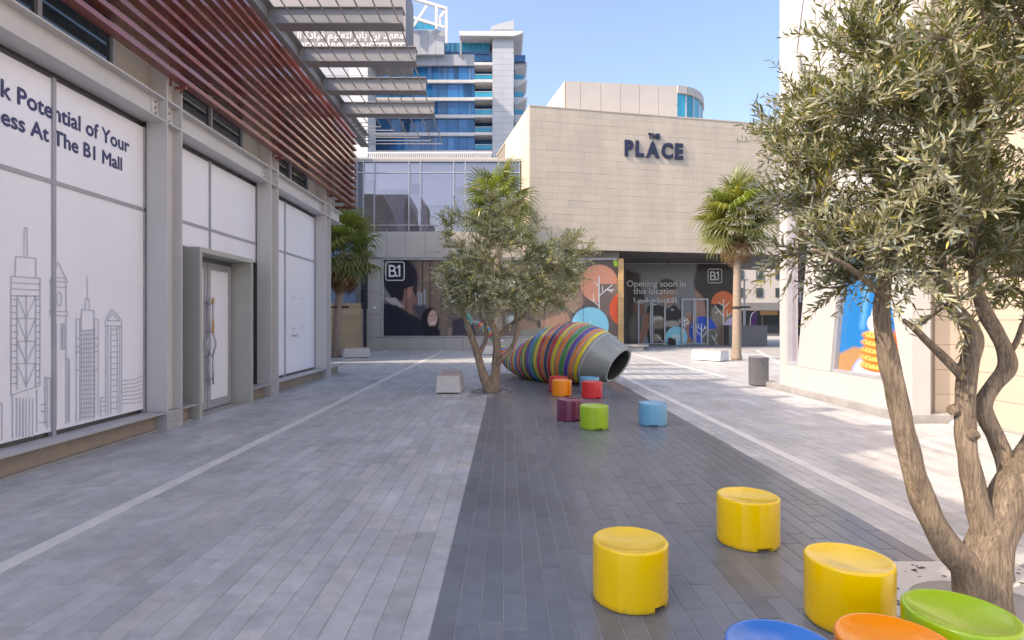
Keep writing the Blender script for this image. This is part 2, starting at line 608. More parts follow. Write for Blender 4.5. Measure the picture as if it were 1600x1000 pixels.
for c in CY:
    mb = MB()
    mb.box(-5.23, XF, c, c + 0.022, 0.262, 7.9)
    mb.box(-5.23, XF, c + 0.37, c + 0.392, 0.262, 7.9)
    mb.box(-5.095, -5.065, c + 0.022, c + 0.37, 0.262, 7.9)
    colm = mb.build('column', M['steel'], mall)
    st = MB()
    for z in (4.475, 4.80):
        st.box(-5.065, XF - 0.004, c + 0.023, c + 0.369, z, z + 0.02)
    st.build('stiffener', M['steel'], colm)
    for dy in (0.12, 0.27):
        for z in (4.58, 4.70):
            MB().tube([(-5.066, c + dy, z), (-5.048, c + dy, z)], 0.016, 8).build('bolt', M['bolt'], colm)
    # perforated foot
    ft = P('column_foot', 'sill', -5.24, XF + 0.006, c - 0.004, c + 0.396, 0.0, 0.258)
    sp = MB()
    for i in range(9):
        for j in range(6):
            if rng.random() < 0.8:
                y = c + 0.025 + i * 0.041 + rng.uniform(-0.008, 0.008); z = 0.02 + j * 0.04 + rng.uniform(-0.008, 0.008)
                s = rng.uniform(0.004, 0.009)
                sp.box(XF + 0.004, XF + 0.008, y - s, y + s, z - s, z + s)
    tag(sp.build('foot_hole', M['bin'], ft), kind='stuff')

# beams, sills and plinths between the columns
bays = [(-2.6, 0.93)] + [(CY[i] + 0.392, CY[i + 1]) for i in range(4)] + [(16.0, 17.25)]
for bi, (a, b) in enumerate(bays):
    end = bi == 5
    mb = MB()
    mb.box(XP - 0.02, -4.95, a, b, 4.48, 4.498)
    mb.box(XP - 0.02, -4.95, a, b, 4.80, 4.82)
    mb.box(-5.095, -5.07, a, b, 4.498, 4.80)
    bm_ = mb.build('beam', M['steel'], mall)
    if not end:
        MB().box(-5.07, -5.055, b - 0.16, b - 0.004, 4.50, 4.798).build('end_plate', M['steel'], bm_)
        for z in (4.58, 4.66, 4.74):
            MB().tube([(-5.056, b - 0.08, z), (-5.038, b - 0.08, z)], 0.018, 8).build('bolt', M['bolt'], bm_)
    door_bay = bi == 3
    spans = [(a, b)] if not door_bay else [(a, 9.12), (11.13, b)]
    for s0, s1 in spans:
        P('sill', 'sill', XP - 0.02, -4.95, s0, s1, 0.236, 0.258)
        P('plinth', 'plinth', -5.4, -5.10, s0, s1, 0.0, 0.234)
    # the film panels
    if not end:
        ym = {0: -1.0, 1: 2.9, 2: 6.60, 3: 10.08, 4: 13.50}[bi]
        for (y0, y1) in ((a, ym), (ym, b)):
            for (z0, z1) in ((0.30, 3.20), (3.20, 4.40)):
                if door_bay and z0 < 1: z0 = 2.80
                MB().box(XP - 0.03, XP, y0 + 0.006, y1 - 0.006, z0 + 0.012, z1 - 0.012).build('film_panel', M['film'], mall)
        z_low = 2.80 if door_bay else 0.26
        fr = MB()
        fr.box(XP - 0.04, XP + 0.022, ym - 0.024, ym + 0.024, z_low, 4.41)
        fr.box(XP - 0.04, XP + 0.018, a, ym - 0.024, 3.176, 3.222)
        fr.box(XP - 0.04, XP + 0.018, ym + 0.024, b, 3.176, 3.222)
        fr.box(XP - 0.04, XP + 0.018, b - 0.03, b, z_low, 4.40)
        fr.build('mullion', M['mullion'], mall)
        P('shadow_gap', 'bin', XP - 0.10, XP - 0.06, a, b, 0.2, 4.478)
        # clerestory windows above the beam
        w0, w1 = a + 0.02, b - 0.75
        wf = MB()
        wf.box(-5.24, -5.16, w0, w1, 4.822, 4.87)
        wf.box(-5.24, -5.16, w0, w1, 5.80, 5.86)
        for y in (w0, (w0 + w1) / 2, w1 - 0.06):
            wf.box(-5.238, -5.158, y, y + 0.06, 4.87, 5.80)
        win = wf.build('clerestory_window', M['mullion'], mall)
        for y0, y1 in ((w0 + 0.06, (w0 + w1) / 2), ((w0 + w1) / 2 + 0.06, w1 - 0.06)):
            MB().box(-5.22, -5.20, y0, y1, 4.87, 5.80).build('pane', M['dark_glass'], win)
        P('spandrel', 'wallpanel', -5.24, -5.17, w1 + 0.004, b, 4.822, 5.86)
        for z0 in (5.862, 6.42):
            P('fascia_panel', 'wallpanel', -5.24, -5.175 + 0.004, a, b, z0 + 0.004, z0 + 0.552)
    # foot strip on the paving
    P('foot_strip', 'kerb', -5.10, -5.02, a if bi != 3 else a, b if bi != 3 else 9.12, 0.0, 0.02)
P('wall', 'wallpanel', -16.0, -5.40, -2.6, 16.12, 0.0, 7.4)
P('wall', 'wallpanel', -5.40, -5.37, -2.6, 16.12, 4.41, 7.39)
P('shading_storey', 'wallpanel', -16.0, -8.0, -1.2, 1.4, 7.53, 11.8)  # unseen storey added to keep the sun off the right-hand paving
P('shading_storey', 'wallpanel', -16.0, -8.0, 1.404, 9.0, 7.53, 13.2)  # added taller part, casts shade further right and leaves the near crown sunlit
P('roof_slab', 'steel_dark', -16.0, -5.20, -2.6, 17.9, 7.402, 7.52)
P('wall', 'wallpanel', -16.0, -5.30, 16.122, 17.6, 4.9, 7.38)
P('floor_slab', 'plinth', -9.0, -5.12, 16.13, 17.2, 0.0, 0.24)

# door portal and door
pt = MB()
pt.box(-5.36, XF, 9.15, 9.23, 0.0, 2.70)
pt.box(-5.36, XF, 11.0, 11.08, 0.0, 2.70)
pt.box(-5.36, XF, 9.15, 11.08, 2.702, 2.78)
portal = pt.build('door_portal', M['portal'], mall)
XD = -5.31
P('door_back', 'film', XD - 0.08, XD - 0.05, 9.23, 11.0, 0.0, 2.70)
for (y0, y1) in ((9.25, 10.10), (10.115, 10.98)):
    fr = MB()
    fr.box(XD - 0.04, XD, y0, y0 + 0.11, 0.02, 2.62)
    fr.box(XD - 0.04, XD, y1 - 0.11, y1, 0.02, 2.62)
    fr.box(XD - 0.04, XD, y0 + 0.11, y1 - 0.11, 0.02, 0.16)
    fr.box(XD - 0.04, XD, y0 + 0.11, y1 - 0.11, 2.50, 2.62)
    d = fr.build('door', M['mullion'], mall)
    MB().box(XD - 0.03, XD - 0.008, y0 + 0.112, y1 - 0.112, 0.162, 2.498).build('pane', M['film'], d)
    hy = y1 - 0.055 if y0 < 10 else y0 + 0.055
    sg = -1 if y0 < 10 else 1
    hx = XD + 0.07
    hd = MB()
    hd.tube([(hx, hy, 0.45), (hx, hy, 0.98)], 0.016, 8)
    hd.tube([(hx, hy, 0.98), (hx, hy + sg * 0.10, 1.17), (hx, hy, 1.36)], 0.016, 8)
    hd.tube([(hx, hy, 1.36), (hx, hy, 1.98)], 0.016, 8)
    for z in (0.55, 0.96, 1.38, 1.90):
        hd.tube([(XD, hy, z), (hx, hy, z)], 0.011, 8)
    h = hd.build('handle', M['alu'], d, smooth=True)
    if y0 > 10:
        wr = MB()
        wr.tube([(hx, hy, 1.37), (hx, hy, 1.52)], 0.024, 8)
        wr.tube([(hx, hy, 1.52), (hx, hy, 1.62)], 0.019, 8)
        wr.tube([(hx, hy, 1.90), (hx, hy, 2.0)], 0.023, 8)
        wr.tube([(hx, hy - 0.11, 1.89), (hx, hy - 0.05, 1.93)], 0.02, 8)
        wr.build('brown_wrapping', M['timber'], d)

# louvre slats with upright bars
XS0, XS1 = -4.895, -4.74
NS = 12
for i in range(NS):
    z = 5.11 + i * 0.2045
    y = -2.6
    for yb in CY[:-1] + [18.05]:
        yb2 = yb if yb == 18.05 else yb + 0.2
        MB().box(XS0, XS1, y + 0.003, yb2 - 0.003, z, z + 0.066).build('slat', M['red'], mall)
        y = yb2
    MB().box(-7.2, XS0 - 0.003, 17.87, 18.05, z, z + 0.058).build('slat', M['red'], mall)
for c in CY + [17.3]:
    for dy in (0.05, 0.33):
        P('slat_bar', 'red', -4.925, -4.90, c + dy, c + dy + 0.015, 5.02, 7.45)
    if c < 17: P('fascia_panel', 'wallpanel', -5.24, -5.171, c + 0.4, c + 3.66, 6.982, 7.39)
    if c < 17: P('bracket', 'red', XF + 0.001, -4.76, c + 0.18, c + 0.21, 5.03, 5.07)

# canopy: long channel, cantilever beams and rods
ch = MB()
ch.box(-5.0, -4.70, 3.0, 19.6, 7.55, 7.57)
ch.box(-4.86, -4.84, 3.0, 19.6, 7.57, 7.93)
ch.box(-5.0, -4.70, 3.0, 19.6, 7.93, 7.95)
ch.build('canopy_channel', M['steel_dark'], mall)
for i in range(-4, 4):
    y = 11.5 + 1.68 * i
    mb = MB()
    mb.box(-4.695, -2.1, y, y + 0.33, 7.60, 7.622)
    mb.box(-4.695, -2.1, y, y + 0.33, 7.93, 7.952)
    mb.box(-4.695, -2.105, y + 0.06, y + 0.085, 7.622, 7.93)
    cb = mb.build('canopy_beam', M['steel_dark'], mall)
    MB().box(-4.838, -4.698, y + 0.05, y + 0.11, 7.572, 7.928).build('end_plate', M['steel_dark'], cb)
    for z in (7.68, 7.76, 7.84):
        MB().tube([(-4.80, y + 0.05, z), (-4.80, y + 0.035, z)], 0.02, 8).build('bolt', M['bolt'], cb)
for k in range(7):
    x = -2.2 - 0.35 * k
    ye = 19.7 - 0.35 * k
    MB().tube([(x, 3.0, 7.70), (x, ye, 7.70), (-7.0, ye, 7.70)], 0.017, 6).build('canopy_rod', M['bolt'], mall)
# ------------------------------------------------------------------ printed marks and lettering
def text_mesh(s, size=1.0, bold=0.0, extrude=0.0, align='LEFT', spacing=1.0):
    c = bpy.data.curves.new('lettering', 'FONT')
    c.body = s
    c.size = size
    c.offset = bold
    c.extrude = extrude
    c.align_x = align
    c.space_character = spacing
    c.resolution_u = 3
    o = bpy.data.objects.new('lettering', c)
    col.objects.link(o)
    dg = bpy.context.evaluated_depsgraph_get()
    dg.update()
    me = bpy.data.meshes.new_from_object(o.evaluated_get(dg))
    bpy.data.objects.remove(o)
    bpy.data.curves.remove(c)
    return me


def put_text(name, s, m, parent, origin, ux, uz, width=None, height=None, bold=0.0, depth=0.0, align='LEFT', spacing=1.0, fat=0.0):
    """letters standing in the plane of ux / uz; width or height in metres of the ink"""
    me = text_mesh(s, 1.0, bold, 0.0 if not depth else 0.5, align, spacing)
    n = len(me.vertices)
    v = np.empty(n * 3, np.float32)
    me.vertices.foreach_get('co', v)
    v = v.reshape(-1, 3)
    lo, hi = v.min(0), v.max(0)
    sx = width / (hi[0] - lo[0]) if width else None
    sy = height / (hi[1] - lo[1]) if height else None
    sx = sx or sy; sy = sy or sx
    if align == 'CENTER': x = (v[:, 0] - (lo[0] + hi[0]) / 2) * sx
    elif align == 'RIGHT': x = (v[:, 0] - hi[0]) * sx
    else: x = (v[:, 0] - lo[0]) * sx
    y = v[:, 1] * sy
    ux = np.array(Vector(ux).normalized()); uz = np.array(Vector(uz).normalized())
    un = np.cross(ux, uz)
    w = np.array(origin)[None] + x[:, None] * ux + y[:, None] * uz + (v[:, 2] * depth)[:, None] * un
    off = np.array(OFF.get(parent.name, Vector((0, 0, 0))))
    w = w - off
    faces = [tuple(p_.vertices) for p_ in me.polygons]
    iv = sorted((min(v[i, 0] for i in f), max(v[i, 0] for i in f), k) for k, f in enumerate(faces))
    groups = [[iv[0][2]]]; end = iv[0][1]
    for a, b, k in iv[1:]:
        if a > end + 0.17: groups.append([])
        groups[-1].append(k); end = max(end, b)
    bpy.data.meshes.remove(me)
    cop = [(0, 0)] if not fat else [(-fat, 0), (fat, 0), (0, fat), (0, -fat)]
    o = None
    for gk in groups:                       # one piece for each word
        ids = sorted({i for k in gk for i in faces[k]})
        mp = {i: j for j, i in enumerate(ids)}
        me = bpy.data.meshes.new(name)
        VV = []; FF = []
        for ci, (du, dv) in enumerate(cop):
            b0 = len(VV)
            VV += [tuple(w[i] + ux * du + uz * dv + un * 0.0004 * ci) for i in ids]
            FF += [tuple(b0 + mp[i] for i in faces[k]) for k in gk]
        me.from_pydata(VV, [], FF)
        me.update()
        o = link(name, me, m, parent)
    return o


AR = {'ا': (0xFE8D, 0xFE8E), 'ب': (0xFE8F, 0xFE90, 0xFE91, 0xFE92), 'ة': (0xFE93, 0xFE94), 'ت': (0xFE95, 0xFE96, 0xFE97, 0xFE98),
      'ح': (0xFEA1, 0xFEA2, 0xFEA3, 0xFEA4), 'د': (0xFEA9, 0xFEAA), 'ر': (0xFEAD, 0xFEAE), 'س': (0xFEB1, 0xFEB2, 0xFEB3, 0xFEB4),
      'ع': (0xFEC9, 0xFECA, 0xFECB, 0xFECC), 'ف': (0xFED1, 0xFED2, 0xFED3, 0xFED4), 'ق': (0xFED5, 0xFED6, 0xFED7, 0xFED8),
      'ل': (0xFEDD, 0xFEDE, 0xFEDF, 0xFEE0), 'م': (0xFEE1, 0xFEE2, 0xFEE3, 0xFEE4), 'ن': (0xFEE5, 0xFEE6, 0xFEE7, 0xFEE8),
      'ه': (0xFEE9, 0xFEEA, 0xFEEB, 0xFEEC), 'ي': (0xFEF1, 0xFEF2, 0xFEF3, 0xFEF4), 'لا': (0xFEFB, 0xFEFC)}


def arabic(s):
    """joined letter forms in drawing order (left to right)"""
    out = []
    for w in s.split(' '):
        ls = []
        i = 0
        while i < len(w):
            if w[i:i + 2] == 'لا': ls.append('لا'); i += 2
            else: ls.append(w[i]); i += 1
        r = ''
        for j, ch in enumerate(ls):
            fm = AR[ch]
            prev = j > 0 and len(AR[ls[j - 1]]) == 4
            nxt = j < len(ls) - 1 and len(fm) == 4
            r += chr(fm[3] if prev and nxt else fm[2] if nxt else fm[1] if prev else fm[0])
        out.append(r)
    return ' '.join(out)[::-1]


def strokes(name, segs, m, parent, to3, nrm, w, lift=0.004):
    """flat printed lines: polylines of 2-D points mapped into a plane"""
    mb = MB()
    nrm = Vector(nrm)
    for pts in segs:
        for a, b in zip(pts[:-1], pts[1:]):
            A = Vector(to3(*a)) + nrm * lift; Bq = Vector(to3(*b)) + nrm * lift
            d = (Bq - A)
            if d.length < 1e-6: continue
            d.normalize()
            s = d.cross(nrm) * (w / 2)
            ci = len(mb.f) % 9
            A = A + nrm * (0.0007 * ci); Bq = Bq + nrm * (0.0007 * ci)
            A2 = A - d * w * 0.4; B2 = Bq + d * w * 0.4
            mb.quad(A2 - s, B2 - s, B2 + s, A2 + s)
    return mb.build(name, m, parent)


# on the left building's film
put_text('lettering', 'Unlock Potential of Your', M['ink'], mall, (XP + 0.003, 7.93, 3.93), (0, 1, 0), (0, 0, 1), width=2.64, fat=0.008, align='RIGHT')
put_text('lettering', 'Business At The B1 Mall', M['ink'], mall, (XP + 0.003, 7.78, 3.645), (0, 1, 0), (0, 0, 1), width=2.38, fat=0.008, align='RIGHT')


def film_pt(px, py):
    Y = F * -XP / (791 - px)
    return (XP, Y, 1.6 + (500 - py) * Y / F)


def rect(x0, x1, y0, y1): return [(x0, y0), (x1, y0), (x1, y1), (x0, y1), (x0, y0)]


def P2(z): return (z[0] * 0.42, 340 + z[1] * 0.42)      # from the enlarged view used for tracing


tr = []
L = lambda *p: tr.append([P2(q) for q in p])
# tall braced tower
L((88, 150), (90, 38), (99, 38), (101, 150)); L((55, 218), (57, 145), (132, 152), (132, 222)); L((40, 218), (147, 226), (147, 292), (40, 290), (40, 218))
L((40, 242), (147, 248)); L((40, 265), (147, 270)); L((40, 290), (40, 660), (147, 625), (147, 292)); L((62, 292), (62, 640)); L((131, 292), (131, 630)); L((96, 292), (96, 630))
for y in (292, 375, 460, 543): L((62, y), (96, y + 82), (131, y)); L((62, y), (131, y))
for y in range(305, 630, 24): L((42, y), (60, y)); L((133, y), (146, y))
L((45, 660), (45, 820)); L((135, 640), (135, 795))
for x in (60, 72, 84, 96, 108, 120): L((x, 672), (x, 815))
# clock tower
L((183, 236), (215, 166), (250, 240), (183, 236)); L((190, 222), (246, 226)); L((188, 240), (188, 345)); L((244, 242), (244, 348)); L((200, 258), (244, 260)); L((183, 347), (251, 351), (248, 366), (186, 364), (183, 347))
L((200, 395), (201, 780)); L((208, 395), (208, 770)); L((244, 370), (244, 765)); L((226, 395), (226, 488), (238, 490), (238, 395)); L((232, 395), (232, 488)); L((247, 522), (257, 528), (257, 760)); L((252, 528), (252, 760))
L(*[(218 + 9 * math.cos(a), 303 + 26 * math.sin(a)) for a in np.linspace(0, 2 * math.pi, 13)])
# low steps
L((0, 690), (6, 692), (6, 825)); L((166, 592), (186, 597), (186, 780)); L((166, 592), (166, 770)); L((174, 600), (174, 780)); L((150, 695), (166, 695)); L((150, 720), (166, 722)); L((142, 762), (175, 760), (175, 785))
# grid tower
L((324, 222), (324, 302)); L((316, 340), (317, 303), (331, 304), (331, 342)); L((300, 420), (302, 342), (348, 346), (348, 424)); L((282, 760), (282, 376), (300, 378)); L((348, 376), (364, 380), (364, 730)); L((296, 380), (296, 755)); L((351, 384), (351, 738))
for x in range(302, 352, 9): L((x, 420), (x, 750))
for y in range(420, 750, 17): L((300, y), (351, y - 3))
for y in (450, 480, 500, 568): L((282, y), (297, y)); L((351, y - 2), (364, y - 2))
# gabled tower
L((390, 402), (391, 382), (415, 340), (451, 382), (451, 404), (390, 402)); L((398, 384), (415, 355), (444, 384), (398, 384)); L((392, 404), (392, 735)); L((451, 404), (451, 722)); L((411, 404), (411, 728)); L((435, 404), (435, 724)); L((400, 404), (400, 732)); L((443, 404), (443, 724))
for y in range(416, 725, 21): L((411, y), (435, y - 1))
L((373, 740), (373, 670), (391, 668)); 
for y in (685, 702, 720): L((373, y), (391, y - 2))
# wavy lines by the column
for i, y in enumerate(range(608, 704, 14)): L((452, y), (500, y - 6 + i * 0.4), (536, y - 22 + i * 2))
strokes('skyline_drawing', tr, M['line_ink'], mall, film_pt, (1, 0, 0), 0.013)

# corner marks and small print on the far film
cm = [[(456, 471), (456, 465), (461, 465.5)], [(468, 465.5), (474, 466), (474, 472)], [(456, 508), (456, 514), (461, 513.5)], [(468, 512.5), (474, 511.5), (474, 506)]]
strokes('corner_mark', cm, M['line_ink'], mall, film_pt, (1, 0, 0), 0.02)
put_text('lettering', 'Follow Us', M['ink'], mall, (XP + 0.003, 13.95, 1.18), (0, 1, 0), (0, 0, 1), height=0.075)
# ------------------------------------------------------------------ glazed podium shop at the end of the plaza
YS = 30.3
shop = thing('podium_shop', (-1, YS, 0), 'low shop building with purple tinted glass upper floor above a mural window showing people', 'building')


def S_(name, m, *dims, parent=None, **kw):
    return B(name, M[m], parent or shop, *dims, **kw)


# base panels
x = -7.38
while x < 5.9:
    x1 = min(x + 1.02, 5.92)
    S_('base_panel', 'stone_panel', x + 0.008, x1 - 0.008, YS, YS + 0.1, 0.0, 0.66)
    x = x1
S_('base_wall', 'tile_joint', -7.36, 5.9, YS + 0.02, YS + 0.4, 0.0, 0.67)
# pillar on the left
for z0, z1 in ((0.67, 1.9), (1.9, 3.05), (3.05, 4.2), (4.2, 4.88)):
    S_('pillar_panel', 'stone_panel', -7.38, -6.66, YS, YS + 0.12, z0 + 0.008, z1 - 0.008)
S_('pillar_core', 'tile_joint', -7.36, -6.62, YS + 0.02, YS + 0.5, 0.6, 4.9)
# band above the window
x = -7.38
while x < 2.6:
    x1 = x + 1.02
    S_('band_panel', 'stone_panel', x + 0.008, x1 - 0.008, YS - 0.05, YS + 0.08, 4.92, 6.30)
    x = x1
S_('band_core', 'tile_joint', -7.36, 6.0, YS - 0.02, YS + 1.0, 4.90, 6.28)
# mural window
wf = MB()
wf.box(-6.66, -6.58, YS - 0.02, YS + 0.2, 0.68, 4.88)
wf.box(-6.58, 5.92, YS - 0.02, YS + 0.2, 0.68, 0.75)
wf.box(-6.58, 5.92, YS - 0.02, YS + 0.2, 4.80, 4.90)
wf.build('window_frame', M['alu'], shop)


# --- flat print painted point by point
class Paint:
    gain = 1.6

    def __init__(s, x0, x1, y0, y1, res, bg):
        s.x0, s.x1, s.y0, s.y1 = x0, x1, y0, y1
        s.nx = int((x1 - x0) * res) + 1; s.ny = int((y1 - y0) * res) + 1
        s.X, s.Y = np.meshgrid(np.linspace(x0, x1, s.nx), np.linspace(y0, y1, s.ny))
        s.C = np.zeros((s.ny, s.nx, 3)) + np.array(bg)

    def put(s, a, c):
        a = np.clip(a, 0, 1)[..., None]
        s.C = s.C * (1 - a) + np.array(srgb(*c) if max(c) > 1 else c) * a

    def ell(s, cx, cy, rx, ry, c, soft=1.0, rot=0, clip=None):
        dx, dy = s.X - cx, s.Y - cy
        a = R(rot)
        u = (dx * math.cos(a) + dy * math.sin(a)) / rx; v = (-dx * math.sin(a) + dy * math.cos(a)) / ry
        d = (np.sqrt(u * u + v * v) - 1) * min(rx, ry)
        al = 0.5 - d / soft
        if clip is not None: al = np.where(clip(s.X, s.Y), al, 0)
        s.put(al, c)

    def poly(s, pts, c, soft=1.0):
        ins = np.zeros(s.X.shape, bool)
        dm = np.full(s.X.shape, 1e9)
        n = len(pts)
        for i in range(n):
            (xa, ya), (xb, yb) = pts[i], pts[(i + 1) % n]
            cond = ((ya > s.Y) != (yb > s.Y))
            xi = (xb - xa) * (s.Y - ya) / ((yb - ya) if yb != ya else 1e-9) + xa
            ins ^= cond & (s.X < xi)
            dx, dy = xb - xa, yb - ya
            t = np.clip(((s.X - xa) * dx + (s.Y - ya) * dy) / (dx * dx + dy * dy + 1e-9), 0, 1)
            dm = np.minimum(dm, np.hypot(s.X - xa - t * dx, s.Y - ya - t * dy))
        s.put(0.5 + np.where(ins, dm, -dm) / soft, c)

    def line(s, pts, w, c):
        for (xa, ya), (xb, yb) in zip(pts[:-1], pts[1:]):
            dx, dy = xb - xa, yb - ya
            t = np.clip(((s.X - xa) * dx + (s.Y - ya) * dy) / (dx * dx + dy * dy + 1e-9), 0, 1)
            d = np.hypot(s.X - xa - t * dx, s.Y - ya - t * dy)
            s.put(0.5 + (w / 2 - d) / 0.7, c)

    def twig(s, cx, cy, h, w, c, flip=1):
        s.line([(cx, cy), (cx, cy - h)], w, c)
        for f, sd, l in ((0.35, 1, 0.35), (0.45, -1, 0.38), (0.65, 1, 0.26), (0.72, -1, 0.24)):
            y = cy - h * f
            e = (cx + flip * sd * h * l, y - h * l)
            s.line([(cx, y), e], w * 0.8, c)
            m = (cx + flip * sd * h * l * 0.55, y - h * l * 0.55)
            s.line([m, (m[0] + flip * sd * h * 0.14, m[1] + h * 0.01)], w * 0.7, c)
            s.line([m, (m[0], m[1] - h * 0.13)], w * 0.7, c)

    def mesh(s, name, to3, parent, m):
        P3 = to3(s.X.ravel(), s.Y.ravel()) - np.array(OFF.get(parent.name, Vector((0, 0, 0))))
        i = np.arange((s.ny - 1) * (s.nx - 1))
        a = (i // (s.nx - 1)) * s.nx + i % (s.nx - 1)
        me = mesh_np(name, P3, np.stack([a + s.nx, a + s.nx + 1, a + 1, a], 1))
        set_tone(me, np.clip(s.C.reshape(-1, 3) * s.gain, 0, 0.85))
        return link(name, me, m, parent)


def plane_y(Y):
    return lambda X, Yp: np.stack([(X - 791) * Y / F, np.full(X.shape, Y), 1.6 + (500 - Yp) * Y / F], 1)


p = Paint(599, 965, 404, 525, 1.3, srgb(88, 78, 72))
p.poly([(652, 404), (700, 404), (700, 525), (652, 525)], (104, 90, 80), 6)
for xx in (660, 672, 690, 705): p.line([(xx, 404), (xx, 490)], 2.2, (66, 56, 52))
for xx, yy in ((653, 455), (657, 457), (662, 452)): p.poly([(xx, yy), (xx + 3, yy), (xx + 3, 478), (xx, 478)], (130, 132, 138), 1)
p.poly([(735, 404), (830, 404), (820, 525), (735, 525)], (96, 86, 78), 12)
p.poly([(700, 512), (730, 512), (728, 525), (700, 525)], (120, 105, 98), 2)
p.ell(606, 455, 9, 14, (110, 112, 112), 8)
p.ell(626, 436, 27, 32, (38, 36, 44), 4)
p.poly([(605, 440), (640, 440), (636, 470), (612, 470)], (38, 36, 44), 3)
p.poly([(632, 452), (648, 446), (651, 462), (650, 484), (641, 494), (628, 480)], (122, 92, 82), 3)
p.ell(639, 458, 3.6, 9, (146, 106, 95), 1.5, 8)
p.poly([(648, 428), (652, 446), (650, 466), (645, 452)], (44, 40, 46), 2)
p.ell(648, 482, 4, 9, (88, 70, 66), 4)
p.poly([(600, 466), (618, 465), (632, 480), (620, 482)], (150, 142, 140), 2)
p.poly([(599, 474), (620, 477), (640, 490), (660, 500), (672, 515), (676, 525), (599, 525)], (31, 34, 45), 3)
p.line([(635, 404), (635, 525)], 0.8, (40, 38, 40))
p.poly([(646, 478), (664, 476), (668, 496), (655, 500)], (60, 62, 70), 5)
p.ell(672, 502, 14, 22, (25, 24, 31), 3)
p.ell(676, 498, 7.5, 13.5, (170, 138, 125), 2, 6)
p.line([(672, 493), (676, 492.5)], 1.2, (60, 44, 42)); p.line([(679, 492), (682, 492)], 1.1, (60, 44, 42))
p.line([(678, 494), (680, 499), (678, 500)], 0.8, (140, 108, 98)); p.line([(674, 505), (680, 504)], 1.8, (215, 195, 188))
p.ell(676, 521, 12, 12, (24, 23, 30), 3)
p.poly([(708, 500), (735, 490), (745, 525), (706, 525)], (46, 40, 56), 5)
p.ell(800, 500, 9, 7, (150, 160, 160), 4)
p.poly([(815, 512), (850, 500), (885, 486), (892, 500), (850, 515), (820, 520)], (128, 100, 86), 4)
p.ell(822, 508, 14, 8, (132, 104, 92), 4)
p.poly([(812, 516), (858, 510), (860, 525), (812, 525)], (118, 118, 104), 4)
p.ell(842, 506, 3, 6, (45, 46, 54), 2)
p.ell(897, 452, 19, 15, (74, 62, 56), 6)
p.ell(897, 468, 16, 20, (138, 110, 96), 4)
p.poly([(884, 455), (880, 469), (884, 472), (884, 482), (894, 488), (896, 456)], (138, 110, 96), 2.5)
p.ell(906, 464, 3.5, 6, (150, 116, 100), 2); p.line([(886, 464), (891, 463.5)], 1.3, (74, 54, 48)); p.line([(885, 479), (890, 479)], 1.1, (105, 72, 66))
p.poly([(896, 488), (912, 478), (935, 492), (950, 525), (884, 525)], (68, 60, 70), 4)
p.poly([(936, 443), (966, 443), (966, 490), (936, 500)], (104, 92, 84), 1)
p.ell(936, 443, 29.5, 29.5, (208, 132, 106), 1, clip=lambda X, Y: (X < 936.6) | (Y < 443.6))
p.ell(981, 483, 29, 29, (205, 82, 52), 1)
p.ell(922, 509, 29, 29, (112, 178, 214), 1)
p.poly([(958, 404), (966, 404), (966, 416), (960, 416)], (150, 196, 60), 1)
p.line([(936, 432), (936, 482)], 1.6, (238, 214, 196))
p.line([(936, 462), (957, 445)], 1.2, (236, 228, 220)); p.line([(942, 457), (941, 447)], 1.1, (236, 228, 220)); p.line([(948, 452), (956, 456)], 1.1, (236, 228, 220)); p.line([(946, 453), (958, 453)], 1, (236, 228, 220))
p.line([(936, 447), (928, 440)], 1.1, (238, 214, 196)); p.line([(936, 478), (924, 468)], 1.1, (238, 214, 196)); p.line([(928, 471), (927, 459)], 1.0, (238, 214, 196))
p.line([(922, 525), (922, 500)], 1.5, (170, 206, 226)); p.line([(922, 516), (931, 507)], 1.2, (170, 206, 226)); p.line([(922, 512), (914, 505)], 1.2, (170, 206, 226))
p.line([(905, 523), (911, 512), (913, 506)], 1.2, (96, 70, 62))
p.mesh('mural_print', plane_y(YS + 0.10), shop, M['print'])
for px_ in (635, 708, 780, 850, 912):
    xx = (px_ - 791) * YS / F
    S_('glazing_joint', 'reveal', xx - 0.005, xx + 0.005, YS + 0.085, YS + 0.098, 0.752, 4.798)


def logo(parent, cx, z0, s, Y):
    """B.1 in a rounded square outline"""
    pts = []
    r = 0.12 * s
    for qx, qz, a0 in ((1, 1, 0), (0, 1, 90), (0, 0, 180), (1, 0, 270)):
        for k in range(5):
            a = R(a0 + 22.5 * k)
            pts.append((cx - s / 2 + r + qx * (s - 2 * r) + r * math.cos(a), z0 + r + qz * (s - 2 * r) + r * math.sin(a)))
    pts.append(pts[0])
    strokes('logo_outline', [pts], M['white_ink'], parent, lambda a, b: (a, Y, b), (0, -1, 0), 0.045 * s, 0.0)
    q = lambda u, v: (cx + (u - 0.5) * s, z0 + v * s)
    arc_ = lambda ux, vy, rx, ry: [q(ux + rx * math.sin(t), vy - ry * math.cos(t)) for t in np.linspace(0, math.pi, 9)]
    bs = [[q(0.20, 0.23), q(0.20, 0.79)], [q(0.20, 0.79)] + arc_(0.36, 0.655, 0.12, 0.135)[::-1] + [q(0.20, 0.52)], [q(0.20, 0.52)] + arc_(0.38, 0.375, 0.145, 0.145)[::-1] + [q(0.20, 0.23)],
          [q(0.625, 0.70), q(0.745, 0.79), q(0.745, 0.23)]]
    strokes('logo_lettering', bs, M['white_ink'], parent, lambda a, b: (a, Y, b), (0, -1, 0), 0.085 * s, 0.0)
    strokes('logo_dot', [[q(0.58, 0.235), q(0.62, 0.235)]], M['white_ink'], parent, lambda a, b: (a, Y, b), (0, -1, 0), 0.085 * s, 0.001)


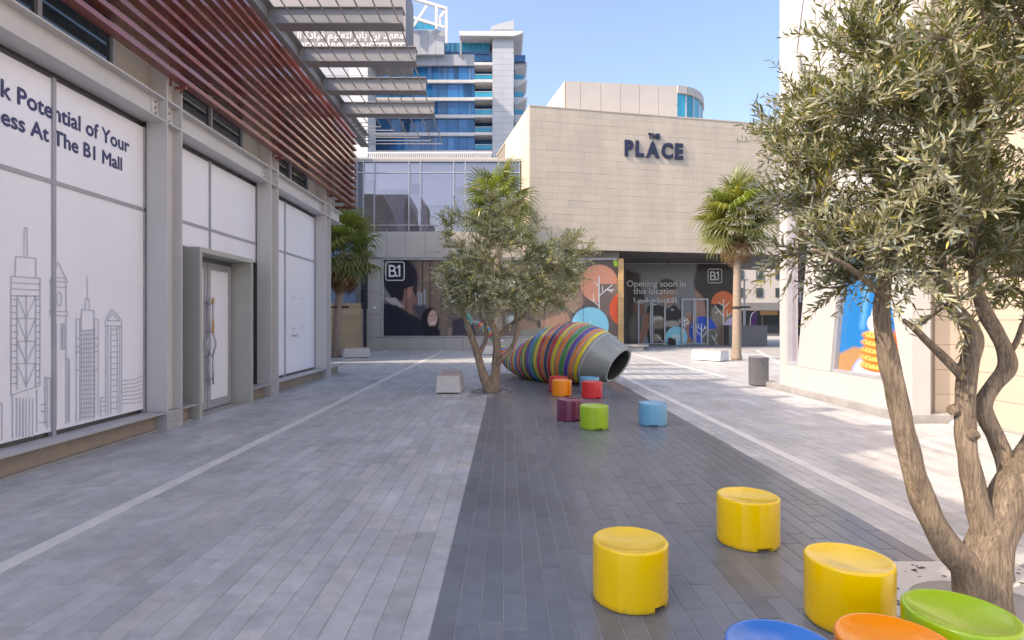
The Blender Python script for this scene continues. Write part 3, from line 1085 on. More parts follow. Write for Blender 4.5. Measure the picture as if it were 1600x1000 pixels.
logo(shop, -5.94, 3.72, 0.98, YS + 0.08)
for s_, xx, zz, w in (('Opening soon in', -1.15, 3.32, 5.2), ('this location', -1.15, 2.55, 3.9)):
    put_text('lettering', s_, M['white_ink'], shop, (xx, YS + 0.08, zz), (1, 0, 0), (0, 0, 1), width=w, bold=0.008, align='CENTER')

# upper curtain wall
YG = 30.75
cols_ = [558, 568, 585, 639, 657, 709, 727, 778.6, 796, 812]
rows_ = [(6.33, 6.72), (6.72, 9.56), (9.56, 10.12)]
xs = [(c - 791) * YG / F for c in cols_]
for i in range(len(xs) - 1):
    for z0, z1 in rows_:
        tl = rng.normal(0, 0.004)
        mb = MB()
        mb.prism([(xs[i] + 0.03, YG + 0.02 + tl, z0 + 0.03), (xs[i + 1] - 0.03, YG + 0.02 - tl, z0 + 0.03), (xs[i + 1] - 0.03, YG + 0.02 - tl, z1 - 0.03), (xs[i] + 0.03, YG + 0.02 + tl, z1 - 0.03)], (0, 0.012, 0))
        mb.build('pane', M['clear_glass'], shop)
for xx in xs:
    S_('glazing_bar', 'alu', xx - 0.025, xx + 0.025, YG - 0.05, YG + 0.07, 6.30, 10.2)
for z in (6.33, 6.72, 9.56, 10.16):
    for i in range(len(xs) - 1):
        S_('glazing_bar', 'alu', xs[i] + 0.026, xs[i + 1] - 0.026, YG - 0.04, YG + 0.06, z - 0.025, z + 0.025)
S_('roof_edge', 'stone_panel', -8.2, 0.9, YG - 0.06, YG + 5, 10.19, 10.32)
S_('upper_floor', 'stone_panel', -8.2, 0.9, YG - 0.06, YG + 6.0, 6.0, 6.29)
S_('room_wall', 'interior', -8.2, 0.9, YG + 5.0, YG + 5.2, 6.3, 10.18)
S_('room_wall', 'interior', -8.3, -8.2, YG + 0.2, YG + 5.2, 6.3, 10.18)
S_('room_wall', 'interior', 0.8, 0.9, YG + 0.2, YG + 5.0, 6.3, 10.18)
# pale blinds, drapes and chairs inside
for a, b, z0, z1 in ((585, 639, 8.75, 10.15), (639, 657, 9.1, 10.15), (657, 709, 7.9, 10.1), (709, 778, 8.9, 10.15), (568, 585, 9.3, 10.15), (778, 796, 8.9, 10.1)):
    S_('blind', 'blind', (a - 791) * YG / F + 0.06, (b - 791) * YG / F - 0.06, YG + 0.45, YG + 0.47, z0, z1)


def drape(x0, x1, z0, z1, pinch, y):
    """gathered cloth, full at the top and drawn in lower down"""
    mb = MB()
    n, k = 25, 8
    idx = []
    for j in range(k + 1):
        t = j / k
        z = z1 + (z0 - z1) * t
        for i in range(n + 1):
            u = i / n
            w = 1 - pinch * math.sin(min(1, t * 1.4) * math.pi / 2)
            xc = (x0 + x1) / 2 + 0.5 * (x1 - x0) * pinch * t
            mb.v.append((xc + (u - 0.5) * (x1 - x0) * w, y + 0.06 * math.sin(u * 26), z))
    for j in range(k):
        for i in range(n):
            a = j * (n + 1) + i
            mb.f.append((a, a + 1, a + n + 2, a + n + 1))
    return mb.build('drape', M['curtain'], shop, smooth=True)


for a, b, pz in ((592, 632, 0.62), (628, 668, 0.6), (664, 690, 0.3), (712, 748, 0.55), (752, 790, 0.5)):
    drape((a - 791) * YG / F, (b - 791) * YG / F, 6.32, 8.6, pz, YG + 0.9)
for px_ in (588, 600, 645, 674, 700, 716):
    xx = (px_ - 791) * YG / F
    ch_ = MB()
    ch_.box(xx - 0.2, xx + 0.2, YG + 0.5, YG + 0.9, 6.70, 6.74)
    ch_.box(xx - 0.2, xx + 0.2, YG + 0.46, YG + 0.5, 6.74, 7.1)
    for sx in (-0.18, 0.15):
        for sy in (0.5, 0.86): ch_.box(xx + sx, xx + sx + 0.03, YG + sy, YG + sy + 0.03, 6.295, 6.70)
    tag(ch_.build('cafe_chair', M['black'], None), 'small dark chair standing inside the upper floor window, ' + {588: 'first from the left by the drapes', 600: 'second from the left by the drapes', 645: 'between the two large lavender drapes', 674: 'before the narrow middle drape', 700: 'right of the narrow middle drape', 716: 'at the fourth drape, nearest the palm'}[px_], 'chair', 'chairs behind the upper window')

# entrance front, set back under the overhang
YE = 36.5
XE0, XE1 = 6.26, 15.0
p = Paint(976, 1150, 406, 540, 1.6, srgb(112, 113, 116))
p.put(np.clip((440 - p.Y) / 60, 0, 1), (74, 74, 82))
p.poly([(976, 420), (1000, 428), (1004, 470), (1000, 540), (976, 540)], (58, 46, 42), 6)
p.ell(994, 462, 13, 18, (46, 38, 38), 4)
p.ell(999, 482, 9, 14, (112, 80, 66), 5)
p.ell(992, 515, 9, 22, (92, 86, 78), 6)
p.ell(1042, 450, 15, 14, (50, 42, 38), 2.5)
p.ell(1043, 463, 11.5, 16, (140, 106, 90), 2.5)
p.ell(1042, 445, 13, 9, (50, 42, 38), 3)
p.line([(1036, 460), (1040, 459.5)], 1.4, (60, 42, 36)); p.line([(1046, 459.5), (1050, 460)], 1.4, (60, 42, 36)); p.line([(1043, 461), (1042, 467), (1044, 468)], 1, (115, 82, 68)); p.line([(1038, 472), (1048, 472)], 1.6, (190, 150, 138))
p.poly([(1012, 478), (1030, 476), (1043, 482), (1054, 475), (1064, 486), (1070, 512), (1066, 540), (1014, 540), (1006, 500)], (30, 29, 34), 2.5)
p.poly([(1008, 490), (1018, 488), (1012, 520), (1002, 538), (998, 530)], (134, 92, 72), 3)
p.line([(1049, 484), (1052, 484)], 1.4, (220, 220, 220))
p.ell(1028, 500, 11, 6, (168, 160, 150), 3); p.ell(1030, 507, 12, 7, (120, 104, 86), 3)
p.ell(1050, 506, 13, 5, (150, 138, 126), 3); p.ell(1026, 528, 7, 6, (132, 112, 98), 3)
p.poly([(1090, 410), (1120, 402), (1146, 420), (1148, 470), (1142, 500), (1110, 500), (1096, 470), (1084, 440)], (46, 38, 37), 5)
p.ell(1112, 446, 27, 34, (44, 36, 36), 5)
p.poly([(1086, 452), (1100, 466), (1108, 486), (1098, 502), (1086, 498), (1085, 470)], (146, 112, 98), 4)
p.poly([(1100, 460), (1120, 450), (1116, 500), (1104, 492)], (52, 42, 40), 4)
p.ell(1078, 494, 7, 4, (150, 112, 96), 3, 30); p.poly([(1072, 498), (1084, 490), (1088, 500), (1080, 538), (1070, 538)], (140, 102, 86), 3)
p.poly([(1112, 480), (1146, 490), (1148, 540), (1108, 540)], (124, 112, 100), 5)
p.ell(1057, 527, 17, 17, (112, 180, 214), 0.9, clip=lambda X, Y: (X > 1057) | (Y < 527.5) | (X < 1043))
p.ell(1098, 517, 21.5, 23, (20, 70, 166), 0.9, clip=lambda X, Y: (X < 1098) | (Y < 514))
p.poly([(1098, 514), (1116, 516), (1120, 540), (1098, 540)], (88, 90, 84), 1.5)
p.ell(1130, 475, 18.8, 20, (226, 98, 54), 0.9, clip=lambda X, Y: (X > 1130) | (Y < 475.5))
p.ell(1146, 516, 16, 20, (188, 166, 188), 0.9, clip=lambda X, Y: (Y < 518) & (X > 1130.5))
p.poly([(1131, 518), (1150, 518), (1150, 540), (1131, 540)], (56, 48, 58), 1)
W_ = (232, 226, 216)
p.line([(1130.5, 468), (1130.5, 540)], 1.2, W_); p.line([(1130, 482), (1139, 473)], 1.2, W_); p.line([(1130, 478), (1122, 472)], 1.1, W_); p.line([(1130, 494), (1117, 478)], 1.2, W_); p.line([(1124, 486), (1118, 489)], 1, W_); p.line([(1136, 494), (1136, 485)], 1, W_); p.line([(1136, 494), (1142, 489)], 1, W_)
p.twig(1096, 540, 34, 1.3, W_)
p.twig(1069, 518, 22, 1.2, W_)
p.line([(1120, 538), (1112, 524)], 1.1, W_); p.line([(1116, 531), (1120, 522)], 1, W_)
p.twig(1057, 540, 18, 1.1, W_)
p.line([(1026, 524), (1036, 534), (1042, 538)], 1.2, (214, 208, 200))
p.mesh('entrance_print', plane_y(YE), shop, M['print'])
for px_ in (996, 1017, 1039, 1064, 1084.5, 1105):
    xx = (px_ - 791) * YE / F
fr = MB()
for a, b, top in ((996, 1039.5, 2.86), (1064, 1106, 2.98)):
    x0, x1 = (a - 791) * YE / F, (b - 791) * YE / F
    xm = (x0 + x1) / 2
    dr = MB()
    dr.box(x0, x0 + 0.10, YE - 0.10, YE - 0.01, 0.0, top)
    dr.box(x1 - 0.10, x1, YE - 0.10, YE - 0.01, 0.0, top)
    dr.box(x0 + 0.10, x1 - 0.10, YE - 0.10, YE - 0.01, top - 0.10, top)
    d_ = dr.build('door_frame', M['alu'], shop)
    for s in (-1, 1):
        lf = MB()
        lf.box(xm + (0.015 if s > 0 else -0.095), xm + (0.095 if s > 0 else -0.015), YE - 0.08, YE - 0.015, 0.04, top - 0.11)
        lf.box(min(xm + s * 0.095, s * 1 * (x1 - xm) + xm - s * 0.101), max(xm + s * 0.095, xm + s * (x1 - xm) - s * 0.101), YE - 0.08, YE - 0.015, 0.04, 0.12)
        lf_ = lf.build('door_leaf', M['alu'], d_)
        hx = xm + s * 0.13
        MB().tube([(hx, YE - 0.14, 0.6), (hx, YE - 0.14, 1.0), (hx + s * 0.12, YE - 0.14, 1.2), (hx, YE - 0.14, 1.4), (hx, YE - 0.14, 1.9)], 0.022, 6).build('handle', M['alu'], d_)
S_('entrance_frame', 'alu', XE0, XE1, YE - 0.06, YE + 0.1, 5.20, 5.26)
S_('entrance_frame', 'alu', 14.62, 14.72, YE - 0.06, YE + 0.1, 0.0, 5.2)
S_('shop_core', 'interior', XE0, 14.9, YE + 0.15, YE + 0.4, 0.0, 5.3)
logo(shop, 13.38, 3.98, 0.88, YE - 0.02)
for s_, xx, zz, w in (('Opening soon in', 9.62, 3.74, 3.78), ('this location', 9.55, 3.27, 2.80)):
    put_text('lettering', s_, M['white_ink'], shop, (xx, YE - 0.02, zz), (1, 0, 0), (0, 0, 1), width=w, bold=0.006, align='CENTER')
put_text('lettering', arabic('الافتتاح قريبا'), M['white_ink'], shop, (9.55, YE - 0.02, 2.74), (1, 0, 0), (0, 0, 1), width=2.75, height=0.5, bold=0.012, align='CENTER')
# timber return wall beside the entrance: boards one above the other
S_('timber_core', 'tile_joint', 5.97, 6.23, YS + 0.03, YE - 0.02, 0.27, 4.88)
z = 0.28
while z < 4.85:
    z1 = min(z + 0.38, 4.88)
    S_('timber_board', 'timber', 5.95, 6.25, YS - 0.03, YS + 0.03, z + 0.004, z1 - 0.004)
    z = z1
S_('entrance_step', 'stone_panel', 5.93, 7.25, YS - 0.25, YS + 0.9, 0.0, 0.20)
S_('entrance_step', 'stone_panel', 5.93, 7.5, YS - 0.35, YS + 1.2, 0.204, 0.29)
# security camera on the pillar
cm_ = MB()
cm_.tube([(-7.0, YS - 0.02, 2.28), (-7.0, YS - 0.14, 2.26)], 0.05, 10)
cm_.tube([(-7.0, YS - 0.10, 2.26), (-7.0, YS - 0.10, 2.20)], 0.07, 10)
tag(cm_.build('security_camera', M['white_paint'], None), 'small white dome camera on the stone pillar left of the mural window', 'camera')

# ------------------------------------------------------------------ beige clad building with the sign
ZB, ZT = 5.25, 12.52
C0 = Vector((1.2, 29.0, 0))
D = Vector((0.979, 0.204, 0)).normalized()
E_ = Vector((-D.y, D.x, 0))
LEN = 19.5
place = thing('clad_building', (6, 30, 5.2), 'windowless overhanging building of beige stone tiles with dark letters high on its face', 'building')


def fr_prism(a0, a1, b0, b1, z0, z1):
    """box in the frame of the slanted front: along it, back from it, up"""
    q = [C0 + D * a0 + E_ * b0, C0 + D * a1 + E_ * b0, C0 + D * a1 + E_ * b1, C0 + D * a0 + E_ * b1]
    return MB().prism([(v.x, v.y, z0) for v in q], (0, 0, z1 - z0))


fr_prism(0.03, LEN, 0.03, 9.0, ZB + 0.02, ZT - 0.02).build('core', M['tile_joint'], place)
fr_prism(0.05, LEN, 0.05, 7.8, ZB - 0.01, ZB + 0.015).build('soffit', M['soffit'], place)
fr_prism(-0.02, LEN, -0.02, 9.0, ZT - 0.015, ZT + 0.05).build('coping', M['tile'], place)
rows = 20
hz = (ZT - 0.02 - ZB) / rows
tile_me = {}


def tile_obj(me, loc, rot):
    o = bpy.data.objects.new('tile', me)
    col.objects.link(o)
    o.parent = place
    o.location = Vector(loc) - OFF[place.name]
    o.rotation_euler = (0, 0, rot)
    return o


def tile_mesh(w):
    key = round(w, 2)
    if key not in tile_me:
        mb = MB().box(0.003, key - 0.003, 0, 0.05, 0.003, hz - 0.003)
        me = bpy.data.meshes.new('tile')
        me.from_pydata(mb.v, [], mb.f)
        me.materials.append(M['tile'])
        tile_me[key] = me
    return tile_me[key]


ang = math.atan2(D.y, D.x)
W = 1.18
for r in range(rows):
    a = -(0.0, 0.59, 0.3, 0.89)[r % 4]
    while a < 15.3:
        a0 = max(a, 0); a1 = min(a + W, 15.3)
        if a1 - a0 > 0.1:
            q = C0 + D * a0
            tile_obj(tile_mesh(a1 - a0), (q.x, q.y, ZB + r * hz), ang).location += E_ * rng.uniform(-0.004, 0.002)
        a += W
# left return: wider slabs
for r in range(10):
    a = -0.7 * (r % 2)
    while a < 6.0:
        a0 = max(a, 0.05); a1 = min(a + 1.5, 6.0)
        MB().prism([tuple(C0 + E_ * (a0 + 0.004) - D * 0.02) [:2] + (ZB + 2 * r * hz + 0.004,), tuple(C0 + E_ * (a1 - 0.004) - D * 0.02)[:2] + (ZB + 2 * r * hz + 0.004,),
                    tuple(C0 + E_ * (a1 - 0.004) - D * 0.02)[:2] + (ZB + 2 * r * hz + 2 * hz - 0.004,), tuple(C0 + E_ * (a0 + 0.004) - D * 0.02)[:2] + (ZB + 2 * r * hz + 2 * hz - 0.004,)],
                   tuple(D * 0.04)).build('side_tile', M['tile_light'], place)
        a = a + 1.5
# upper box with a rounded glass end
U0 = Vector((3.4, 32.5, 0))
UD = Vector((0.994, 0.11, 0)).normalized()
UE = Vector((-UD.y, UD.x, 0))
ZU = 15.25
q = [U0, U0 + UD * 6.55, U0 + UD * 6.55 + UE * 7, U0 + E_ * 6]
MB().prism([(v.x + 0.0, v.y + 0.03, 12.6) for v in q], (0, 0, ZU - 12.6)).build('upper_core', M['tile_joint'], place)
for a0, a1 in ((0, 0.85), (0.85, 2.05), (2.05, 3.2), (3.2, 4.35), (4.35, 5.5), (5.5, 6.6)):
    v0, v1 = U0 + UD * (a0 + 0.01), U0 + UD * (a1 - 0.01)
    MB().prism([(v0.x, v0.y - 0.03, 12.56), (v1.x, v1.y - 0.03, 12.56), (v1.x, v1.y - 0.03, ZU), (v0.x, v0.y - 0.03, ZU)], tuple(UE * 0.05)).build('upper_panel', M['box_panel'], place)
v0, v1 = U0 + E_ * 0.05 - D * 0.02, U0 + E_ * 5.9 - D * 0.02
MB().prism([(v0.x, v0.y, 12.56), (v1.x, v1.y, 12.56), (v1.x, v1.y, ZU), (v0.x, v0.y, ZU)], tuple(-D * 0.04)).build('upper_side', M['tile_light'], place)
EC = U0 + UD * 6.6 + UE * 4.9
ends = [EC + UD * (3.1 * math.sin(t)) - UE * (4.9 * math.cos(t)) for t in np.linspace(0, math.pi / 2, 9)]
for a, b in zip(ends[:-1], ends[1:]):
    MB().prism([(a.x, a.y, 12.56), (b.x, b.y, 12.56), (b.x, b.y, ZU - 0.42), (a.x, a.y, ZU - 0.42)], tuple(UE * 0.04)).build('curved_pane', M['rail_glass'], place)
    MB().tube([(a.x, a.y, 12.56), (a.x, a.y, ZU - 0.4)], 0.05, 6).build('glazing_bar', M['alu'], place)
    o = (b - a).normalized().cross(Vector((0, 0, 1))) * 0.12
    MB().prism([(a.x + o.x, a.y + o.y, ZU - 0.42), (b.x + o.x, b.y + o.y, ZU - 0.42), (b.x + o.x, b.y + o.y, ZU + 0.02), (a.x + o.x, a.y + o.y, ZU + 0.02)], tuple(-o * 2)).build('curved_fascia', M['box_panel'], place)

# the sign: each letter a piece of its own
sg = thing('wall_sign', tuple(C0 + D * 6.9 - E_ * 0.05 + Vector((0, 0, 10.5))), 'dark navy letters THE PLACE standing on the beige tiled wall', 'sign')
bl = C0 - E_ * 0.012


def sign_row(word, a0, a1, z, h, bold):
    ws = []
    for chx in word:
        me = text_mesh(chx, 1, bold)
        v = np.array([vv.co[:] for vv in me.vertices])
        ws.append(v[:, 0].max() - v[:, 0].min())
        bpy.data.meshes.remove(me)
    gap = 0.13
    sc = (a1 - a0) / (sum(ws) + gap * (len(word) - 1))
    a = a0
    for chx, w in zip(word, ws):
        o = bl + D * a
        put_text('letter', chx, M['navy_letter'], sg, (o.x, o.y, z), D, (0, 0, 1), width=w * sc, height=h, bold=bold, depth=0.14)
        a += (w + gap) * sc


sign_row('PLACE', 5.15, 8.50, 10.30, 0.86, 0.045)
sign_row('THE', 6.50, 7.16, 11.28, 0.29, 0.045)
# ------------------------------------------------------------------ glass tower beyond the plaza
YT = 110.0
tower = thing('glass_tower', (-10, YT, 0), 'tall blue glass tower with white floor bands, balconies and a stone pier behind the plaza', 'building')


def tb(name, m, px0, px1, py0, py1, y0=0.0, d=6.0, parent=None):
    """box seen at px0..px1 / py0..py1, its front y0 behind the tower's front plane"""
    Y = YT + y0
    a, b = at(px0, py1, Y), at(px1, py0, Y)
    return MB().box(a.x, b.x, Y, Y + d, a.z, b.z).build(name, M[m], parent or tower)


tb('core', 'tower_stone', 545, 742, 86, 420, 1.5, 25)
fl = [(102, 124.5), (129, 152), (157, 179), (184, 207), (212, 235)]
bays_ = [574, 590, 609, 627, 640, 657, 675, 683.5, 699.5, 716.5, 731, 741.5]
for a, b in fl:
    for i in range(len(bays_) - 1):
        g = 0.35
        if rng.random() < 0.3:
            xm = bays_[i] + (bays_[i + 1] - bays_[i]) * rng.uniform(0.35, 0.65)
            sp = ((bays_[i], xm), (xm, bays_[i + 1]))
        else: sp = ((bays_[i], bays_[i + 1]),)
        for u, v in sp:
            Y = YT + 0.55
            p0, p1 = at(u + g / 2, b, Y), at(v - g / 2, a, Y)
            t1, t2 = rng.normal(0, 0.035), rng.normal(0, 0.02)
            MB().prism([(p0.x, Y + t1, p0.z), (p1.x, Y - t1, p0.z), (p1.x, Y - t1 + t2, p1.z), (p0.x, Y + t1 + t2, p1.z)], (0, 0.3, 0)).build('pane', M['tower_glass'], tower)
for a, b in ((85, 102), (124.5, 129), (152, 157), (179, 184), (207, 212)):
    for u, v in ((574, 627), (627, 683.5), (683.5, 741.5)):
        tb('floor_band', 'tower_stone' if b - a > 10 else 'tower_white', u + 0.15, v - 0.15, a, b, 0.0, 1.4)
tb('edge_pier', 'tower_stone', 566, 573.8, 85, 250, 0.0, 8)
tb('podium_band', 'tower_white', 566, 770, 235, 238.5, -1.0, 3)
tb('podium_wall', 'tower_stone', 555, 805, 238.5, 420, 1.0, 3)
# roof storey
tb('roof_parapet', 'tower_glass', 646, 693, 67, 85, 0.4, 4)
for i in range(10):
    a = 693 + i * 7.2
    tb('rail_pane', 'rail_glass', a + 0.2, a + 7.0, 67, 80.5, 0.4, 0.2)
tb('roof_parapet', 'tower_glass', 693, 765, 80.7, 85, 0.3, 4)
# balcony bay, slabs and rails
tb('balcony_back', 'interior', 741.6, 769.5, 86, 240, 4.0, 0.6)
fy = [97, 124, 151.5, 179, 206.5, 235]
for i, y in enumerate(fy):
    tb('balcony_slab', 'tower_white', 741, 770, y, y + 4.2, -0.6, 5)
    if i < 5:
        tb('balcony_glass', 'tower_glass', 742, 769, y + 9, y + 17.5, 2.6, 0.3)
        tb('rail_pane', 'rail_glass', 742, 769, y + 19.5, y + 27, -0.2, 0.2)
        tb('handrail', 'tower_white', 742, 769, y + 18.8, y + 19.5, -0.25, 0.3)
tb('parapet_panel', 'tower_glass', 741.5, 769, 86, 95.5, -0.3, 1)
# stone pier with slanted head, in stacked panels
for j, (a, b) in enumerate([(y, y + 9.15) for y in np.arange(46, 247, 9.15)]):
    for u, v in ((769.3, 785.3), (785.3, 802.7)):
        tb('pier_panel', 'tower_stone', u + 0.12, v - 0.12, a + 0.12, b - 0.12, -1.6, 0.5)
tb('pier_core', 'tower_stone', 770, 802, 46, 420, -1.3, 9)
q = [at(766, 46, YT - 1.7), at(803, 46, YT - 1.7), at(803, 31, YT - 1.7), at(777, 37.5, YT - 1.7), at(768, 41, YT - 1.7)]
MB().prism([tuple(v) for v in q], (0, 6, 0)).build('pier_head', M['tower_stone'], tower)
# right balconies with tapering slabs
for i, y in enumerate(fy[:5]):
    Y = YT + 1
    a, b, c, d = at(803, y, Y), at(824, y, Y), at(822, y + 3.2, Y), at(804, y + 13, Y)
    MB().prism([tuple(v) for v in (d, c, b, a)], (0, 7, 0)).build('balcony_slab', M['tower_white'], tower)
    tb('rail_pane', 'rail_glass', 803.5, 818, y + 20, y + 26.8, 1.2, 0.2)
    tb('corner_glass', 'tower_glass', 803, 807, y + 4, y + 27, 4, 0.5)
tb('parapet_panel', 'tower_glass', 803.2, 821, 86, 96, 0.2, 1)
# roof canopy
Y = YT - 2.5
q = [at(717, 48.5, Y), at(818, 48.5, Y), at(816, 52, Y), at(803, 56, Y), at(718, 55.5, Y)]
MB().prism([tuple(v) for v in reversed(q)], (0, 9, 0)).build('roof_canopy', M['tower_white'], tower)
tb('canopy_post', 'tower_white', 718.5, 721, 56, 85, -1, 0.5)
a, b, c, d = at(724, 57, YT), at(750, 57, YT), at(745, 66, YT), at(731, 66, YT)
MB().prism([tuple(v) for v in (a, b, c, d)], (0, 0.3, 0)).build('canopy_lattice', M['tower_white'], tower)
# left roof block and open white frame
for u, v in ((635, 644), (644, 656), (656, 669), (669, 681), (681, 694)):
    tb('roof_block_panel', 'tower_stone', u + 0.15, v - 0.15, 47, 85, -0.8, 6)
tr_ = []


def beam_px(a, b, w):
    A = at(a[0], a[1], YT - 2); Bq = at(b[0], b[1], YT - 2)
    MB().bar(A, Bq, 0.5, w, up=(0, 1, 0)).build('frame_bar', M['tower_white'], tower)


beam_px((560, -28), (699, 14), 0.55)
beam_px((560, 2), (695, 43), 0.4)
for x_, y0, y1 in ((572, -25, 50), (606, -14, 50), (639.5, -4, 50), (682, 10, 46), (697.5, 14, 68)):
    beam_px((x_, y0), (x_, y1), 0.5)
beam_px((667, 9), (645, 42), 0.3)
beam_px((694, 18), (687, 28), 0.3)
beam_px((687, 28), (687, 42), 0.3)
for i in range(6):
    tb('roof_pane', 'rail_glass', 632 + i * 8, 639.6 + i * 8, 27 + i * 2.4, 45, 1, 0.2)

# balustrade on the podium roof
YB = 80.0
bal = thing('balustrade', (-14, YB, 20), 'white upright barred railing along the roof below the blue glass tower', 'railing')


def bb(name, px0, px1, py0, py1, d=0.15):
    a, b = at(px0, py1, YB), at(px1, py0, YB)
    return MB().box(a.x, b.x, YB, YB + d, a.z, b.z).build(name, M['tower_white'], bal)


bb('rail', 575, 769, 237.3, 239.4, 0.25)
bb('rail', 560, 800, 246.5, 252, 0.4)
x_ = 577.0
while x_ < 768:
    bb('baluster', x_, x_ + 1.5, 239.5, 246.4)
    x_ += 3.05

# sign block to the left of the tower
YK = 95.0
block = thing('sign_block', (-40, YK, 0), 'grey brown building block carrying white Arabic and English lettering high up beside the tower', 'building')


def kb(name, m, px0, px1, py0, py1, d=8.0, y0=0.0):
    Y = YK + y0
    a, b = at(px0, py1, Y), at(px1, py0, Y)
    return MB().box(a.x, b.x, Y, Y + d, a.z, b.z).build(name, M[m], block)


kb('sign_wall', 'tower_sign', 330, 634, -30, 86)
for a, b in ((86, 118), (118, 150), (150, 182), (182, 214), (214, 246)):
    kb('wall_panel', 'tower_stone', 330, 545.0, a + 0.3, b - 0.3, 6, 0.8)
    kb('wall_panel', 'tower_white', 545.3, 574.4, a + 0.3, b - 0.3, 6, 0.8)
kb('wall_core', 'tower_stone', 330, 573, 86, 420, 5, 1.6)
o = at(632, 78.5, YK - 0.2)
a0 = at(468, 78.5, YK)
put_text('lettering', 'YABER DRIVING INSTITUTE', M['white_ink'], block, tuple(o), (1, 0, 0), (0, 0, 1), width=(632 - 448) * YK / F, height=12.5 * YK / F, bold=0.02, align='RIGHT')
o = at(631, 60, YK - 0.2)
put_text('lettering', arabic('معهد بن يابر لتعليم قيادة السيارات'), M['white_ink'], block, tuple(o), (1, 0, 0), (0, 0, 1), width=(631 - 415) * YK / F, height=19 * YK / F, bold=0.012, align='RIGHT')
# ------------------------------------------------------------------ right building: white frame with slanted windows, tiled wall
rb = thing('corner_building', (6.6, 10, 0), 'white framed building on the right with slanted windows and a beige tiled wall beside it', 'building')
XR = 6.35
YN, YF_ = 8.89, 13.2
HT = 13.0


def Q(name, m, *d, **kw):
    return B(name, M[m], rb, *d, **kw)


def slab(name, m, pts, x0=XR, d=0.16, parent=None):
    """polygon of (y, z) with thickness back from the plaza face"""
    return MB().prism([(x0, y, z) for y, z in pts], (d, 0, 0)).build(name, M[m], parent or rb)


def win(name, pts, m, x=XR + 0.13, frame=0.05):
    """window: metal frame round a pane"""
    mb = MB()
    n = len(pts)
    cxy = (sum(p_[0] for p_ in pts) / n, sum(p_[1] for p_ in pts) / n)
    inner = [(y + (cxy[0] - y) * frame / max(0.3, math.hypot(cxy[0] - y, cxy[1] - z)) * 1.4, z + (cxy[1] - z) * frame / max(0.3, math.hypot(cxy[0] - y, cxy[1] - z)) * 1.4) for y, z in pts]
    for i in range(n):
        j = (i + 1) % n
        mb.prism([(x - 0.09, *pts[i]), (x - 0.09, *pts[j]), (x - 0.09, *inner[j]), (x - 0.09, *inner[i])], (0.12, 0, 0))
    f = mb.build(name, M['mullion'], rb)
    if m: MB().prism([(x, *q) for q in inner], (0.012, 0, 0)).build('pane', M[m], f)
    return f, inner


# kerb
Q('kerb', 'kerb', 6.24, XR + 0.2, YN - 0.06, 11.6, 0.0, 0.12)
Q('kerb', 'kerb', 6.24, XR + 0.2, 11.604, 13.9, 0.0, 0.12)
Q('kerb', 'kerb', XR + 0.204, 7.0, YN - 0.06, YN + 0.2, 0.0, 0.12)
# frame members (the sizes seen on the plaza face)
Q('post', 'white', XR - 0.004, 6.63, YN, 9.08, 0.12, HT)
Q('post', 'white', XR - 0.004, 6.63, 12.90, YF_, 0.12, HT)
Q('bottom_rail', 'white', XR, 6.6, 9.084, 12.896, 0.12, 0.585)
Q('storey_rail', 'white', XR + 0.002, 6.6, 9.084, 12.896, 4.55, 5.0)
# lower storey: sliver of glass, slanted panel, poster window, slanted panel
slab('slanted_panel', 'white', [(12.42, 0.59), (11.16, 0.59), (10.55, 4.545), (11.75, 4.545)])
slab('slanted_panel', 'white', [(9.088, 0.59), (9.088, 4.545), (9.98, 4.545), (9.10, 0.6)])
win('sliver_window', [(12.895, 0.59), (12.43, 0.59), (11.76, 4.545), (12.895, 4.545)], 'clear_glass')
pw, inner = win('poster_window', [(11.15, 0.59), (9.105, 0.59), (9.619, 2.9), (10.797, 2.9)], None)
slab('slanted_panel', 'white', [(10.795, 2.904), (9.621, 2.904), (9.978, 4.545), (10.548, 4.545)])
Q('window_back', 'reveal', XR + 0.2, XR + 0.23, 9.1, 11.2, 0.59, 4.5)
Q('room_floor', 'kerb', XR + 0.25, 13, 9.2, 13.1, 0.2, 0.5)
Q('room_wall', 'interior', 12.9, 13, 9.2, 13.1, 0.5, 4.5)
# upper storey
slab('slanted_panel', 'white', [(12.896, 5.004), (12.05, 5.004), (12.45, 7.5), (11.6, 10.5), (12.896, 10.5)])
win('upper_window', [(12.04, 5.004), (11.3, 5.004), (12.43, 7.5)], 'rail_glass')
slab('slanted_panel', 'white', [(11.28, 5.004), (11.0, 5.3), (12.38, 7.45), (11.62, 10.4), (11.45, 10.5), (11.15, 7.55), (10.1, 5.004)])
win('upper_window', [(11.14, 7.56), (11.44, 10.5), (10.6, 10.5)], 'dark_glass')
slab('slanted_panel', 'white', [(10.09, 5.004), (11.14, 7.5), (10.58, 10.5), (9.088, 10.5), (9.088, 5.004)])
Q('top_rail', 'white', XR + 0.002, 6.6, 9.084, 12.896, 10.504, HT)
Q('wall', 'white', 6.66, 14.0, YF_ - 0.1, YF_ + 0.1, 0.12, HT - 0.02)
Q('backing', 'reveal', XR + 0.22, XR + 0.26, 9.09, 12.9, 5.0, HT - 0.1)

